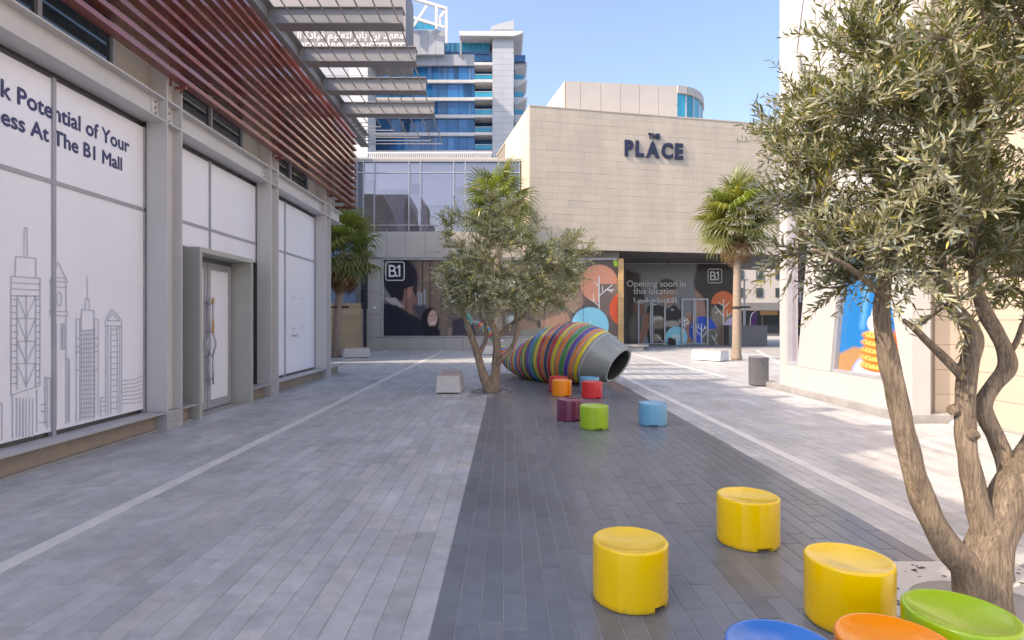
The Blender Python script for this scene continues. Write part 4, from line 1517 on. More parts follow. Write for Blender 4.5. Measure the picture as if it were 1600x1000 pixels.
# poster: pancakes on a plate before blue
Paint.gain = 1.0
p = Paint(9.05, 11.2, 0.55, 4.6, 60, srgb(22, 120, 190))
p.put(np.clip((p.Y - 2.4) / 1.2, 0, 1), (60, 160, 220))
p.poly([(10.35, 1.5), (9.75, 4.6), (10.0, 4.6), (10.2, 2.2)], (120, 190, 230), 0.25)
p.poly([(9.0, 0.5), (11.3, 0.5), (11.3, 0.86), (10.6, 1.1), (9.0, 0.98)], (176, 136, 92), 0.06)
p.poly([(9.0, 0.5), (9.95, 0.5), (9.6, 1.25), (9.0, 2.2)], (208, 96, 44), 0.08)
p.ell(10.0, 0.70, 0.60, 0.15, (150, 86, 46), 0.08)
p.ell(10.04, 0.80, 0.66, 0.26, (150, 170, 214), 0.03, -18)
p.ell(10.02, 0.82, 0.58, 0.20, (206, 214, 232), 0.04, -18)
for i in range(5):
    zz = 0.78 + i * 0.135
    p.ell(9.97 - 0.01 * i, zz, 0.45 - 0.012 * i, 0.10, (188, 104, 34), 0.03)
    p.ell(9.97 - 0.01 * i, zz + 0.022, 0.44 - 0.012 * i, 0.068, (240, 190, 104), 0.03)
    for q in range(7):
        p.ell(9.66 + q * 0.104, zz + 0.02 + 0.02 * math.sin(q * 2.1 + i), 0.02, 0.014, (206, 60, 46) if (q + i) % 3 else (120, 62, 26), 0.02)
p.ell(9.95, 1.54, 0.24, 0.16, (246, 240, 232), 0.05)
p.ell(9.94, 1.70, 0.14, 0.14, (248, 244, 238), 0.05)
p.ell(9.92, 1.80, 0.06, 0.06, (206, 50, 50), 0.03)
# trim the print to the slanted frame
iy = np.array(inner)


def poster3(Yv, Zv):
    t = np.clip((Zv - 0.62) / (4.52 - 0.62), 0, 1)
    hi = 11.10 + (10.53 - 11.10) * t; lo = 9.16 + (10.0 - 9.16) * t
    return np.stack([np.full(Yv.shape, XR + 0.125), np.clip(Yv, lo, hi), np.clip(Zv, 0.62, 2.87)], 1)


p.mesh('poster_print', poster3, pw, M['print'])

# recess, pier and tiled wall towards the camera
Q('recess_wall', 'tile_light', 6.74, 7.4, 9.15, 13.0, 0.0, HT - 0.1)
XW = 7.23
Q('wall_core', 'tile_joint', XW + 0.03, 12.0, -4.0, 9.12, 0.0, HT - 0.02)
ch_ = 0.395
for r in range(33):
    z0 = 0.02 + r * ch_
    MB().box(6.86, XW + 0.03, 9.10, 9.146, z0 + 0.003, z0 + ch_ - 0.003).build('pier_tile', M['tile_light'], rb)
    y = 9.12 + 0.6 * (r % 2)
    while y > 3.2:
        y1 = min(y, 9.095); y0 = y - 1.2
        if y1 - y0 > 0.1:
            MB().box(XW + rng.uniform(-0.002, 0.002), XW + 0.05, y0 + 0.003, y1 - 0.003, z0 + 0.003, z0 + ch_ - 0.003).build('wall_tile', M['tile_light'], rb)
        y = y0
Q('wall', 'tile_light', XW + 0.001, XW + 0.05, -4.0, 3.2, 0.0, HT - 0.02)
Q('foot_strip', 'kerb', XW - 0.06, XW + 0.02, -2, 9.05, 0.0, 0.02)
Q('roof', 'white', XR + 0.3, 14.0, -4.0, YF_ - 0.12, HT, HT + 0.2)
# ------------------------------------------------------------------ striped tunnel sculpture
slide = thing('tunnel_sculpture', (1.7, 14.3, 0), 'big grey fish shaped play tunnel with rainbow stripes and an open dark mouth', 'play tunnel')
CL = [(-1.05, 17.65, 1.56, 0.035), (-0.80, 17.55, 1.44, 0.085), (-0.42, 17.35, 1.14, 0.12), (-0.16, 17.05, 0.80, 0.15), (0.08, 16.62, 0.46, 0.22),
      (0.36, 16.2, 0.42, 0.36), (0.76, 15.55, 0.55, 0.555), (1.28, 14.85, 0.70, 0.745), (1.72, 14.38, 0.74, 0.79), (2.14, 14.0, 0.68, 0.69),
      (2.46, 13.74, 0.59, 0.56), (2.68, 13.56, 0.51, 0.465)]
path = smooth_path(CL, 12)
seg = np.linalg.norm(np.diff(path[:, :3], axis=0), axis=1)
arc = np.concatenate([[0], np.cumsum(seg)])


def ring_frame(s):
    q = np.array([np.interp(s, arc, path[:, k]) for k in range(4)])
    e = 0.06
    a = np.array([np.interp(max(s - e, 0), arc, path[:, k]) for k in range(3)])
    b = np.array([np.interp(min(s + e, arc[-1]), arc, path[:, k]) for k in range(3)])
    t = (b - a) / np.linalg.norm(b - a)
    # the tube's own rings lean a little, top towards the mouth
    sd = np.cross(t, (0, 0, 1)); sd /= np.linalg.norm(sd)
    up = np.cross(sd, t) + t * 0.30 * min(1, q[3] / 0.6)
    return q[:3], q[3], t, sd, up


def ring_pts(s, dr=0.0, n=40, f=1.0):
    c, r, t, sd, up = ring_frame(s)
    a = np.linspace(0, 2 * math.pi, n, endpoint=False)
    return c[None] + (np.cos(a)[:, None] * sd + np.sin(a)[:, None] * up) * (r * f + dr)


def skin(ss, drs, n=40, close=False, f=None):
    mb = MB()
    for i, (s, dr) in enumerate(zip(ss, drs)):
        mb.v += [tuple(v) for v in ring_pts(s, dr, n, 1.0 if f is None else f[i])]
    k = len(ss)
    for i in range(k - 1 + (1 if close else 0)):
        for j in range(n):
            a0 = i * n + j; a1 = i * n + (j + 1) % n
            b0 = ((i + 1) % k) * n + j; b1 = ((i + 1) % k) * n + (j + 1) % n
            mb.f.append((a0, a1, b1, b0))
    return mb


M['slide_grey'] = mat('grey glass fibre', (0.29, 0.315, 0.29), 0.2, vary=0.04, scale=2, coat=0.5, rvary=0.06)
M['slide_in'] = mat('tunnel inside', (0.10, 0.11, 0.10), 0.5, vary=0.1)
SC = {'yellow': (0.74, 0.50, 0.02), 'orange': (0.72, 0.20, 0.05), 'purple': (0.10, 0.05, 0.30), 'green': (0.05, 0.26, 0.07), 'red': (0.50, 0.03, 0.035),
      'navy': (0.02, 0.028, 0.10), 'blue': (0.02, 0.22, 0.50), 'salmon': (0.55, 0.20, 0.15), 'teal': (0.05, 0.35, 0.33), 'white': (0.7, 0.7, 0.72)}
for k_, c_ in SC.items():
    M['st_' + k_] = mat(k_ + ' stripe', tuple(min(0.85, q * 1.25) for q in c_), 0.2, vary=0.05, scale=4, coat=0.5, rvary=0.05)
smax = arc[-1]
ss = np.linspace(0, smax, 90)
skin(ss, [0] * 90).build('shell', M['slide_grey'], slide, smooth=True)
rim = skin([smax, smax + 0.0, smax, smax - 0.02], [0.0, -0.015, -0.06, -0.07]).build('rim', M['slide_grey'], slide, smooth=True)
si = np.linspace(smax - 0.02, smax - 2.4, 24)
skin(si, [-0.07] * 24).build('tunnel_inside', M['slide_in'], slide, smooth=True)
skin([smax - 0.60, smax - 0.588], [0.004, 0.006], close=False).build('seam', M['white_paint'], slide, smooth=True)
seq = ('yellow orange purple green orange yellow red navy orange red yellow green blue purple navy yellow green red orange purple blue yellow red orange blue green '
       'yellow navy green purple red salmon yellow orange red blue yellow teal orange white blue yellow teal red orange green blue yellow teal orange red teal').split()
s = smax - 0.66
for i, cn in enumerate(seq):
    r = ring_frame(s)[1]
    w = 0.056 + 0.030 * min(1, r / 0.75)
    if cn == 'navy': w *= 0.8
    gap = w * 0.42
    u = np.linspace(0, 1, 6)
    sk = skin(s - u * w, 0.002 + 0.013 * np.sin(np.pi * u) ** 0.6)
    sk.build('stripe', M['st_' + cn], slide, smooth=True)
    s -= w + gap
    if s < 0.15: break
# tail fins
for sg_ in (-1, 1):
    mb = MB()
    a = np.array((-1.02, 17.6, 1.55))
    mb.prism([tuple(a), tuple(a + (-0.16, 0.02, 0.22 * sg_ + 0.05)), tuple(a + (-0.30, 0.04, 0.26 * sg_ + 0.08)), tuple(a + (-0.14, 0.02, 0.04))], (0.02, 0.05, 0.0))
    mb.build('tail_fin', M['st_teal'], slide)

# ------------------------------------------------------------------ stools
RS, HS = 0.2135, 0.335


def stool_mesh(seed, notch):
    """drum seat: dished top, rounded rim, small recess cut at the foot"""
    n = 56
    prof = [(0.0, HS - 0.032), (0.05, HS - 0.031), (0.10, HS - 0.026), (0.14, HS - 0.018), (0.172, HS - 0.010), (0.194, HS - 0.002), (0.203, HS), (0.2085, HS - 0.0015), (0.2125, HS - 0.006),
            (RS, HS - 0.012), (RS, 0.20), (RS, 0.10), (RS, 0.032), (RS - 0.001, 0.016), (RS - 0.003, 0.004), (RS - 0.01, 0.0)]
    V = []; Fc = []
    for r, z in prof:
        for k in range(n):
            a = 2 * math.pi * k / n
            V.append((r * math.cos(a), r * math.sin(a), z))
    for i in range(len(prof) - 1):
        for k in range(n):
            if i >= 12 and notch <= k < notch + 5:
                continue
            a0 = i * n + k; a1 = i * n + (k + 1) % n
            Fc.append((a1, a0, a0 + n, a1 + n))
    # walls of the recess
    for k, flip in ((notch, 0), (notch + 5, 1)):
        a = 2 * math.pi * k / n
        b = len(V)
        V.extend([(RS * math.cos(a), RS * math.sin(a), 0.032), (0.16 * math.cos(a), 0.16 * math.sin(a), 0.032), (0.16 * math.cos(a), 0.16 * math.sin(a), 0), (RS * math.cos(a), RS * math.sin(a), 0)])
        Fc.append((b, b + 1, b + 2, b + 3) if flip else (b + 3, b + 2, b + 1, b))
    b = len(V)
    for k in range(notch, notch + 6):
        a = 2 * math.pi * k / n
        V.append((RS * math.cos(a), RS * math.sin(a), 0.032)); V.append((0.16 * math.cos(a), 0.16 * math.sin(a), 0.032)); V.append((0.16 * math.cos(a), 0.16 * math.sin(a), 0.0))
    for k in range(5):
        q = b + 3 * k
        Fc.append((q, q + 3, q + 4, q + 1)); Fc.append((q + 1, q + 4, q + 5, q + 2))
    me = bpy.data.meshes.new('stool')
    me.from_pydata(V, [], Fc)
    me.update()
    return me


def stool_mat(name, c):
    m = mat(name, c, 0.24, vary=0.025, scale=5, bump=0.0, rvary=0.05, spec=0.5, coat=0.5)
    nt = m.node_tree
    b = nt.nodes['Principled BSDF']
    # scuffed, dusty foot
    tc = N(nt, 'ShaderNodeTexCoord')
    sx = N(nt, 'ShaderNodeSeparateXYZ')
    nt.links.new(tc.outputs['Object'], sx.inputs[0])
    nz = N(nt, 'ShaderNodeTexNoise'); nz.inputs['Scale'].default_value = 24; nz.inputs['Detail'].default_value = 6
    nt.links.new(tc.outputs['Object'], nz.inputs['Vector'])
    ad = N(nt, 'ShaderNodeMath', operation='MULTIPLY_ADD'); ad.inputs[1].default_value = 0.10; nt.links.new(nz.outputs[0], ad.inputs[0]); nt.links.new(sx.outputs['Z'], ad.inputs[2])
    mr = N(nt, 'ShaderNodeMapRange'); mr.inputs['From Min'].default_value = 0.05; mr.inputs['From Max'].default_value = 0.085; mr.inputs['To Min'].default_value = 0.55; mr.inputs['To Max'].default_value = 0.0
    nt.links.new(ad.outputs[0], mr.inputs['Value'])
    mx = N(nt, 'ShaderNodeMix', data_type='RGBA'); mx.inputs[7].default_value = (c[0] * 0.45 + 0.05, c[1] * 0.45 + 0.05, c[2] * 0.45 + 0.05, 1)
    src = b.inputs['Base Color'].links[0].from_socket
    nt.links.new(src, mx.inputs[6]); nt.links.new(mr.outputs[0], mx.inputs[0]); nt.links.new(mx.outputs[2], b.inputs['Base Color'])
    return m


SM = {'yellow': stool_mat('yellow plastic', (0.90, 0.585, 0.002)), 'blue': stool_mat('blue plastic', (0.02, 0.17, 0.56)), 'orange': stool_mat('orange plastic', (0.90, 0.27, 0.006)),
      'green': stool_mat('green plastic', (0.29, 0.50, 0.015)), 'red': stool_mat('red plastic', (0.66, 0.022, 0.03)), 'purple': stool_mat('purple plastic', (0.17, 0.028, 0.075)), 'light blue': stool_mat('light blue plastic', (0.12, 0.38, 0.60))}
ST = [(1.164, 12.7, 'red', 40, 'red drum stool half hidden behind the far orange stool'), (1.168, 12.0, 'orange', 44, 'orange drum stool in front of a red one near the striped tunnel'),
      (1.84, 12.6, 'light blue', 39, 'light blue drum stool half hidden behind a red stool'), (1.764, 11.7, 'red', 43, 'red drum stool standing before a light blue one by the tunnel mouth'),
      (1.023, 9.12, 'purple', 43, 'purple drum stool beside the lime green one'), (1.30, 8.42, 'green', 41, 'lime green drum stool overlapping the purple one in the middle distance'),
      (2.24, 8.70, 'light blue', 38, 'light blue drum stool standing alone near the right edge of the dark paving'), (0.714, 3.28, 'yellow', 46, 'yellow drum stool standing apart, leftmost of the three yellow ones'),
      (1.745, 4.11, 'yellow', 41, 'yellow drum stool farthest back of the three yellow ones'), (1.823, 3.03, 'yellow', 35, 'yellow drum stool just behind the near orange stool, by the tree grate'),
      (1.07, 2.20, 'blue', 42, 'deep blue drum stool cut by the bottom edge'), (1.54, 2.25, 'orange', 42, 'orange drum stool cut by the bottom edge, between blue and green'),
      (1.97, 2.47, 'green', 42, 'bright green drum stool at the foot of the near olive tree')]
for x, y, c, nk, lab in ST:
    o = link('stool', stool_mesh(0, nk), SM[c], None, smooth=True)
    o.location = (x, y, 0.002)
    tag(o, lab, 'stool', 'coloured drum stools on the paving')

# ------------------------------------------------------------------ white block benches with timber tops
def bench(x, y, w, l, h, rot, lab):
    t = thing('block_bench', (x, y, 0), lab, 'bench', 'white block benches')
    t.rotation_euler = (0, 0, rot)
    OFF[t.name] = Vector((0, 0, 0))
    mb = MB()
    q = [(-w / 2, 0.03), (w / 2, 0.03), (w / 2 - 0.035, h - 0.03), (-w / 2 + 0.035, h - 0.03)]
    mb.prism([(a, -l / 2, b) for a, b in q], (0, l, 0))
    mb.build('block', M['bench'], t, bevel=0.008)
    MB().box(-w / 2 + 0.05, w / 2 - 0.05, -l / 2 + 0.05, l / 2 - 0.05, 0.0, 0.03).build('foot', M['black'], t)
    n = 5
    ww = (w - 0.10) / n
    for i in range(n):
        a = -w / 2 + 0.05 + i * ww
        MB().box(a + 0.004, a + ww - 0.004, -l / 2 + 0.012, l / 2 - 0.012, h - 0.029, h).build('top_slat', M['bench_wood'], t)
    return t


bench(-1.26, 12.86, 0.54, 1.15, 0.42, 0.0, 'white block bench with a slatted top just left of the olive tree')
bench(8.02, 22.4, 0.62, 1.25, 0.42, R(38), 'white block bench in front of the palm by the entrance doors')
bench(-6.35, 24.2, 1.05, 0.6, 0.42, R(8), 'white block bench beside the palm and the timber kiosk')
bench(-0.55, 26.2, 1.1, 0.6, 0.42, 0.0, 'white block bench behind the olive tree against the mural window')

# ------------------------------------------------------------------ bin
t = thing('litter_bin', (6.14, 13.85, 0), 'grey metal litter bin with an open top by the white pillar', 'litter bin')
mb = MB()
for a, b, c, d in ((-0.16, -0.145, -0.2, 0.2), (0.145, 0.16, -0.2, 0.2), (-0.145, 0.145, -0.2, -0.185), (-0.145, 0.145, 0.185, 0.2)):
    mb.box(6.14 + a, 6.14 + b, 13.85 + c, 13.85 + d, 0.03, 0.69)
mb.build('body', M['bin'], t)
mb = MB()
for a, b, c, d in ((-0.165, -0.11, -0.205, 0.205), (0.11, 0.165, -0.205, 0.205), (-0.11, 0.11, -0.205, -0.13), (-0.11, 0.11, 0.13, 0.205)):
    mb.box(6.14 + a, 6.14 + b, 13.85 + c, 13.85 + d, 0.692, 0.712)
mb.build('rim', M['alu'], t)
MB().box(6.0, 6.28, 13.67, 14.03, 0.0, 0.028).build('foot', M['black'], t)
MB().box(6.02, 6.26, 13.69, 14.01, 0.4, 0.5).build('liner', M['black'], t)

# ------------------------------------------------------------------ grate and pit round the near olive, pit of the far olive
M['grate'] = mat('pale perforated plate', (0.56, 0.56, 0.55), 0.45, vary=0.1, scale=3, bump=0.05)
M['soil'] = mat('dry soil', (0.16, 0.12, 0.09), 0.9, vary=0.4, scale=30, bump=1.0, bscale=40)
GC = ((GRATE[0] + GRATE[1]) / 2, (GRATE[2] + GRATE[3]) / 2)
gr = thing('tree_grate', (GC[0], GC[1], 0), 'pale perforated metal plate round the foot of the near olive tree', 'tree grate')
RH = 0.385
n = 64
mb = MB()
for q0 in range(2):
    pass
outer = []; inner_ = []
for k in range(n):
    a = 2 * math.pi * k / n + math.pi / 4
    ca, sa = math.cos(a), math.sin(a)
    f = 0.664 / max(abs(ca), abs(sa))
    outer.append((GC[0] + ca * f, GC[1] + sa * f)); inner_.append((GC[0] + ca * RH, GC[1] + sa * RH))
for half in (0, 1):
    mb = MB()
    for k in range(half * n // 2, (half + 1) * n // 2):
        j = (k + 1) % n
        A, B_, Cc, Dd = outer[k], outer[j], inner_[j], inner_[k]
        mb.quad((*A, 0.004), (*B_, 0.004), (*Cc, 0.004), (*Dd, 0.004))
        mb.quad((*Dd, 0.004), (*Cc, 0.004), (*Cc, -0.10), (*Dd, -0.10))
        mb.quad((*B_, 0.004), (*A, 0.004), (*A, -0.05), (*B_, -0.05))
    mb.build('plate', M['grate'], gr)
hl = MB()
while len(hl.f) < 210:
    x = rng.uniform(GRATE[0] + 0.04, GRATE[1] - 0.04); y = rng.uniform(GRATE[2] + 0.04, GRATE[3] - 0.04)
    if math.hypot(x - GC[0], y - GC[1]) < RH + 0.05: continue
    r = rng.choice([0.006, 0.009, 0.013, 0.016])
    hl.quad(*[(x + r * math.cos(a), y + r * math.sin(a), 0.0055) for a in np.linspace(0, 2 * math.pi, 11)[:-1]])
tag(hl.build('hole', M['reveal'], gr), kind='stuff')
MB().lathe([(0.0, -0.075), (RH - 0.002, -0.085)], (GC[0], GC[1], 0), 32).build('soil', M['soil'], gr)
mb = MB()
for i in range(420):
    a = rng.uniform(0, 2 * math.pi); r = RH * math.sqrt(rng.uniform(0, 0.95))
    x, y = GC[0] + r * math.cos(a), GC[1] + r * math.sin(a)
    d = rng.uniform(0, 6.28); l = rng.uniform(0.01, 0.028); w = l * 0.4
    z = -0.07 + rng.uniform(0, 0.012)
    mb.quad((x - l * math.cos(d), y - l * math.sin(d), z), (x + w * math.sin(d), y - w * math.cos(d), z + 0.006), (x + l * math.cos(d), y + l * math.sin(d), z + 0.003), (x - w * math.sin(d), y + w * math.cos(d), z + 0.005))
M['dry_leaf'] = mat('dry leaves', (0.42, 0.30, 0.15), 0.8, vary=0.5, scale=60)
tag(mb.build('dry_leaf', M['dry_leaf'], gr), kind='stuff')
g2 = thing('tree_pit', (PIT[0], PIT[1], 0), 'round dark tree pit with a metal rim under the far olive tree', 'tree pit')
MB().lathe([(0.0, -0.02), (0.42, -0.03)], (PIT[0], PIT[1], 0.022), 40).build('soil', M['black'], g2)
MB().lathe([(0.38, 0.0), (0.385, 0.012), (0.45, 0.012), (0.455, 0.0)], (PIT[0], PIT[1], 0), 40).build('rim', M['bin'], g2, smooth=True)
# crumpled paper in the pit and beside the pier
for x, y, z, s_, lab in ((2.58, 3.40, -0.07, 0.05, 'scrap of white paper lying in the near tree pit'), (6.86, 8.7, 0.0, 0.07, 'small white paper bag left on the ground by the tiled pier')):
    mb = MB()
    pr = [(s_ * f * (1 + 0.25 * rng.normal()), s_ * h) for f, h in ((0.9, 0.0), (0.8, 0.5), (0.55, 0.9), (0.1, 1.1))]
    mb.lathe(pr, (x, y, z), 7)
    mb.v = [(a + rng.normal(0, s_ * 0.12), b + rng.normal(0, s_ * 0.12), c) for a, b, c in mb.v]
    tag(mb.build('paper_scrap', M['white_paint'], None), lab, 'litter')

# ------------------------------------------------------------------ far left corner: kiosk, shop, post
k = thing('timber_kiosk', (-8.3, 30.4, 0), 'pale timber clad kiosk box behind the left palm', 'kiosk')
z = 0.02
while z < 2.2:
    MB().box(-9.6, -7.70, 30.2, 30.25, z + 0.004, z + 0.306).build('board', M['timber_pale'], k)
    z += 0.31
MB().box(-9.6, -7.70, 30.26, 32.0, 0.0, 2.18).build('core', M['timber_pale'], k)
MB().box(-7.695, -7.50, 30.15, 32.0, 0.0, 2.20).build('corner', M['bench_wood'], k)
sh = thing('side_shop', (-9.5, 33, 0), 'shop front with pale blue glass panel and dark window behind the timber kiosk', 'building')
B('blue_panel', mat('pale blue film', (0.40, 0.55, 0.78), 0.3, vary=0.04), sh, -11.0, -9.0, 34.0, 34.1, 0.0, 6.2)
B('column', M['stone_panel'], sh, -8.98, -8.45, 33.9, 34.3, 0.0, 6.2)
for z0, z1 in ((0.02, 1.5), (1.52, 3.4), (3.42, 5.2), (5.22, 6.2)):
    B('pane', M['dark_glass'], sh, -8.44, -7.46, 33.0, 33.06, z0, z1)
B('wall', M['stone_panel'], sh, -20, -7.5, 34.3, 36, 0.0, 6.3)
B('upper_wall', M['tower_stone'], sh, -20, -8.3, 33.8, 36, 6.3, 10.0)
t = thing('dark_post', (-7.42, 30.0, 0), 'slim dark upright post at the left end of the mural shop', 'post')
MB().box(-7.55, -7.41, 30.05, 30.19, 0.0, 4.9).build('shaft', M['reveal'], t)
MB().box(-7.62, -7.40, 30.0, 30.22, 0.0, 0.04).build('base', M['bin'], t)

nb = thing('neighbour_building', (-16, 29, 0), 'tall plain stone building behind the left shop row', 'building')
B('wall', M['tower_stone'], nb, -24, -10.9, 19.5, 33.6, 0.0, 13.6)
B('roof', M['tower_white'], nb, -24.1, -10.8, 19.4, 33.7, 13.602, 13.8)

# ------------------------------------------------------------------ far right: planter wall, road side shops, flag
pw_ = thing('planter_wall', (15.6, 35.6, 0), 'low dark grey block wall behind the right palm', 'wall')
MB().box(13.9, 16.3, 35.5, 36.4, 0.0, 1.22).build('block', M['greywall'], pw_, bevel=0.02)
MB().box(13.88, 16.32, 35.48, 36.42, 1.222, 1.26).build('coping', M['greywall'], pw_)
fs = thing('roadside_shops', (26, 58, 0), 'pale low shops across the road seen through the gap on the right', 'building')
YFS = 58.0


def fsb(name, m, px0, px1, py0, py1, y0=0, d=1.0):
    Y = YFS + y0
    a, b = at(px0, py1, Y), at(px1, py0, Y)
    return MB().box(a.x, b.x, Y, Y + d, max(a.z, 0), b.z).build(name, M[m], fs)


fsb('wall', 'tile', 1100, 1420, 484, 524.5, 1.2, 4)
fsb('canopy_band', 'greywall', 1130, 1420, 473, 485, -1.5, 3)
fsb('upper_wall', 'stone_panel', 1120, 1420, 345, 473, 1.6, 6)
for a, b in ((1160, 1190), (1193, 1218), (1222, 1250), (1254, 1290)):
    fsb('shop_pane', 'dark_glass', a, b, 486, 520, 1.0, 0.1)
for j, y in enumerate((362, 392, 422, 450)):
    for i in range(5):
        fsb('window', 'dark_glass', 1152 + i * 30, 1162 + i * 30, y, y + 14, 1.5, 0.08)
fsb('shop_sign', 'timber', 1188, 1215, 486, 492, 0.9, 0.1)
fl_ = thing('feather_flag', (19.2, 44.0, 0), 'purple feather banner flag standing beyond the grey wall', 'flag')
Y = 44.0
q = [(1172.5, 531), (1173.5, 498), (1177, 490), (1181, 488), (1183, 491), (1182, 508), (1180, 520), (1178, 522)]
M['purple_cloth'] = mat('purple cloth', (0.13, 0.04, 0.15), 0.7)
MB().prism([tuple(at(a, b, Y)) for a, b in q], (0, 0.03, 0)).build('cloth', M['purple_cloth'], fl_)
a = at(1172, 536, Y); b = at(1172.4, 497, Y)
MB().tube([(a.x, Y, 0), (b.x, Y, b.z), tuple(at(1176, 489, Y)), tuple(at(1181, 486.5, Y))], 0.03, 6).build('pole', M['alu'], fl_)
lp = thing('light_pole', (15.7, 37.5, 0), 'thin pale grey lighting pole beside the right palm', 'lamp post')
MB().tube([(15.7, 37.5, 0), (15.7, 37.5, 4.2)], [0.08, 0.06], 10).build('shaft', M['alu'], lp)
MB().box(15.6, 15.8, 37.4, 37.6, 0, 0.03).build('base', M['alu'], lp)
MB().box(15.5, 15.9, 37.35, 37.65, 4.2, 4.28).build('lamp', M['alu'], lp)
# ------------------------------------------------------------------ olive trees
M['bark'] = mat('olive bark', (0.43, 0.33, 0.245), 0.85, vary=0.35, scale=14, stretch=(1, 1, 0.22), bump=0.0)


def bark_relief(m, sc=26.0, st=0.11):
    nt = m.node_tree
    b = nt.nodes['Principled BSDF']
    geo = N(nt, 'ShaderNodeNewGeometry')
    mp = N(nt, 'ShaderNodeMapping'); mp.inputs['Scale'].default_value = (1, 1, st)
    nt.links.new(geo.outputs['Position'], mp.inputs['Vector'])
    n1 = N(nt, 'ShaderNodeTexNoise'); n1.inputs['Scale'].default_value = sc * 3.2; n1.inputs['Detail'].default_value = 8; n1.inputs['Roughness'].default_value = 0.7
    n1.inputs['Distortion'].default_value = 0.6
    nt.links.new(mp.outputs[0], n1.inputs['Vector'])
    bp = N(nt, 'ShaderNodeBump'); bp.inputs['Strength'].default_value = 1.0; bp.inputs['Distance'].default_value = 0.05
    nt.links.new(n1.outputs[0], bp.inputs['Height'])
    nt.links.new(bp.outputs[0], b.inputs['Normal'])
    # colour darkens in the low parts of the relief
    mr = N(nt, 'ShaderNodeMapRange'); mr.inputs['From Min'].default_value = 0.36; mr.inputs['From Max'].default_value = 0.56; mr.inputs['To Min'].default_value = 0.5; mr.inputs['To Max'].default_value = 1.12
    nt.links.new(n1.outputs[0], mr.inputs['Value'])
    src = b.inputs['Base Color'].links[0].from_socket
    mu = N(nt, 'ShaderNodeMix', data_type='RGBA', blend_type='MULTIPLY'); mu.inputs[0].default_value = 1
    nt.links.new(src, mu.inputs[6]); nt.links.new(mr.outputs[0], mu.inputs[7]); nt.links.new(mu.outputs[2], b.inputs['Base Color'])


bark_relief(M['bark'])
M['twig'] = mat('olive twig', (0.26, 0.21, 0.14), 0.8, vary=0.2)
M['olive_leaf'] = leaf_mat('olive leaf', (0.165, 0.18, 0.072), (0.315, 0.32, 0.235), 0.32, 0.36)
M['olive_leaf_single'] = leaf_mat('olive leaf single', (0.165, 0.18, 0.072), (0.315, 0.32, 0.235), 0.32, 0.36, attr=False)


def lumpy_tube(mb, pts, rad, n, amp, seed):
    """limb with an uneven, fluted surface"""
    r_ = np.random.default_rng(seed)
    ph = r_.uniform(0, 6.28, 8)
    b0 = len(mb.v)
    mb.tube(pts, rad, n)
    P_ = np.array([tuple(p) for p in pts]); 
    for i in range(len(pts)):
        c = P_[i]
        for k in range(n):
            a = 2 * math.pi * k / n
            z = c[2] * 6
            f = 1 + amp * (0.5 * math.sin(3 * a + z * 1.1 + ph[0]) + 0.35 * math.sin(5 * a - z * 1.7 + ph[1]) + 0.25 * math.sin(9 * a + z * 2.3 + ph[2]) + 0.5 * math.sin(z * 2.9 + 2 * a + ph[3]) * math.sin(z * 1.3 + ph[4]))
            v = np.array(mb.v[b0 + i * n + k])
            mb.v[b0 + i * n + k] = tuple(c + (v - c) * f)


def leaf_arrays(base, dirs, nrm, ln, wd):
    """folded lance-shaped leaves: 6 points, 4 quads worth of faces each (as two quads per side)"""
    side = np.cross(dirs, nrm); side /= np.linalg.norm(side, axis=1)[:, None] + 1e-9
    nr = np.cross(side, dirs)
    L_ = ln[:, None]; W_2 = wd[:, None] / 2
    b = base
    m1 = b + dirs * L_ * 0.35 - nr * L_ * 0.03
    m2 = b + dirs * L_ * 0.72 - nr * L_ * 0.04
    tip = b + dirs * L_ - nr * L_ * 0.02
    l1 = m1 + side * W_2 + nr * W_2 * 0.35; r1 = m1 - side * W_2 + nr * W_2 * 0.35
    l2 = m2 + side * W_2 * 0.82 + nr * W_2 * 0.3; r2 = m2 - side * W_2 * 0.82 + nr * W_2 * 0.3
    V = np.stack([b, l1, r1, m1, l2, r2, m2, tip], 1)
    Fb = np.array([(0, 3, 1, 1), (0, 2, 3, 3), (3, 6, 4, 1), (3, 2, 5, 6), (6, 7, 4, 4), (6, 5, 7, 7)])
    return V, Fb


def leaf_mesh_big(name, V, tones):
    n = len(V)
    tri = np.array([(0, 3, 1), (0, 2, 3), (3, 6, 1), (6, 4, 1), (3, 2, 5), (3, 5, 6), (6, 7, 4), (6, 5, 7)])
    Fc = (np.arange(n)[:, None, None] * 8 + tri).reshape(-1, 3)
    me = mesh_np(name, V.reshape(-1, 3), Fc)
    set_tone(me, np.repeat(tones, 8, 0))
    return me


def leaf_mesh_small(name, V, tones):
    """four-point leaves for trees far off"""
    Q_ = V[:, [0, 1, 7, 2]]
    n = len(Q_)
    Fc = (np.arange(n)[:, None, None] * 4 + np.array([(0, 3, 2), (0, 2, 1)])).reshape(-1, 3)
    me = mesh_np(name, Q_.reshape(-1, 3), Fc)
    set_tone(me, np.repeat(tones, 4, 0))
    return me


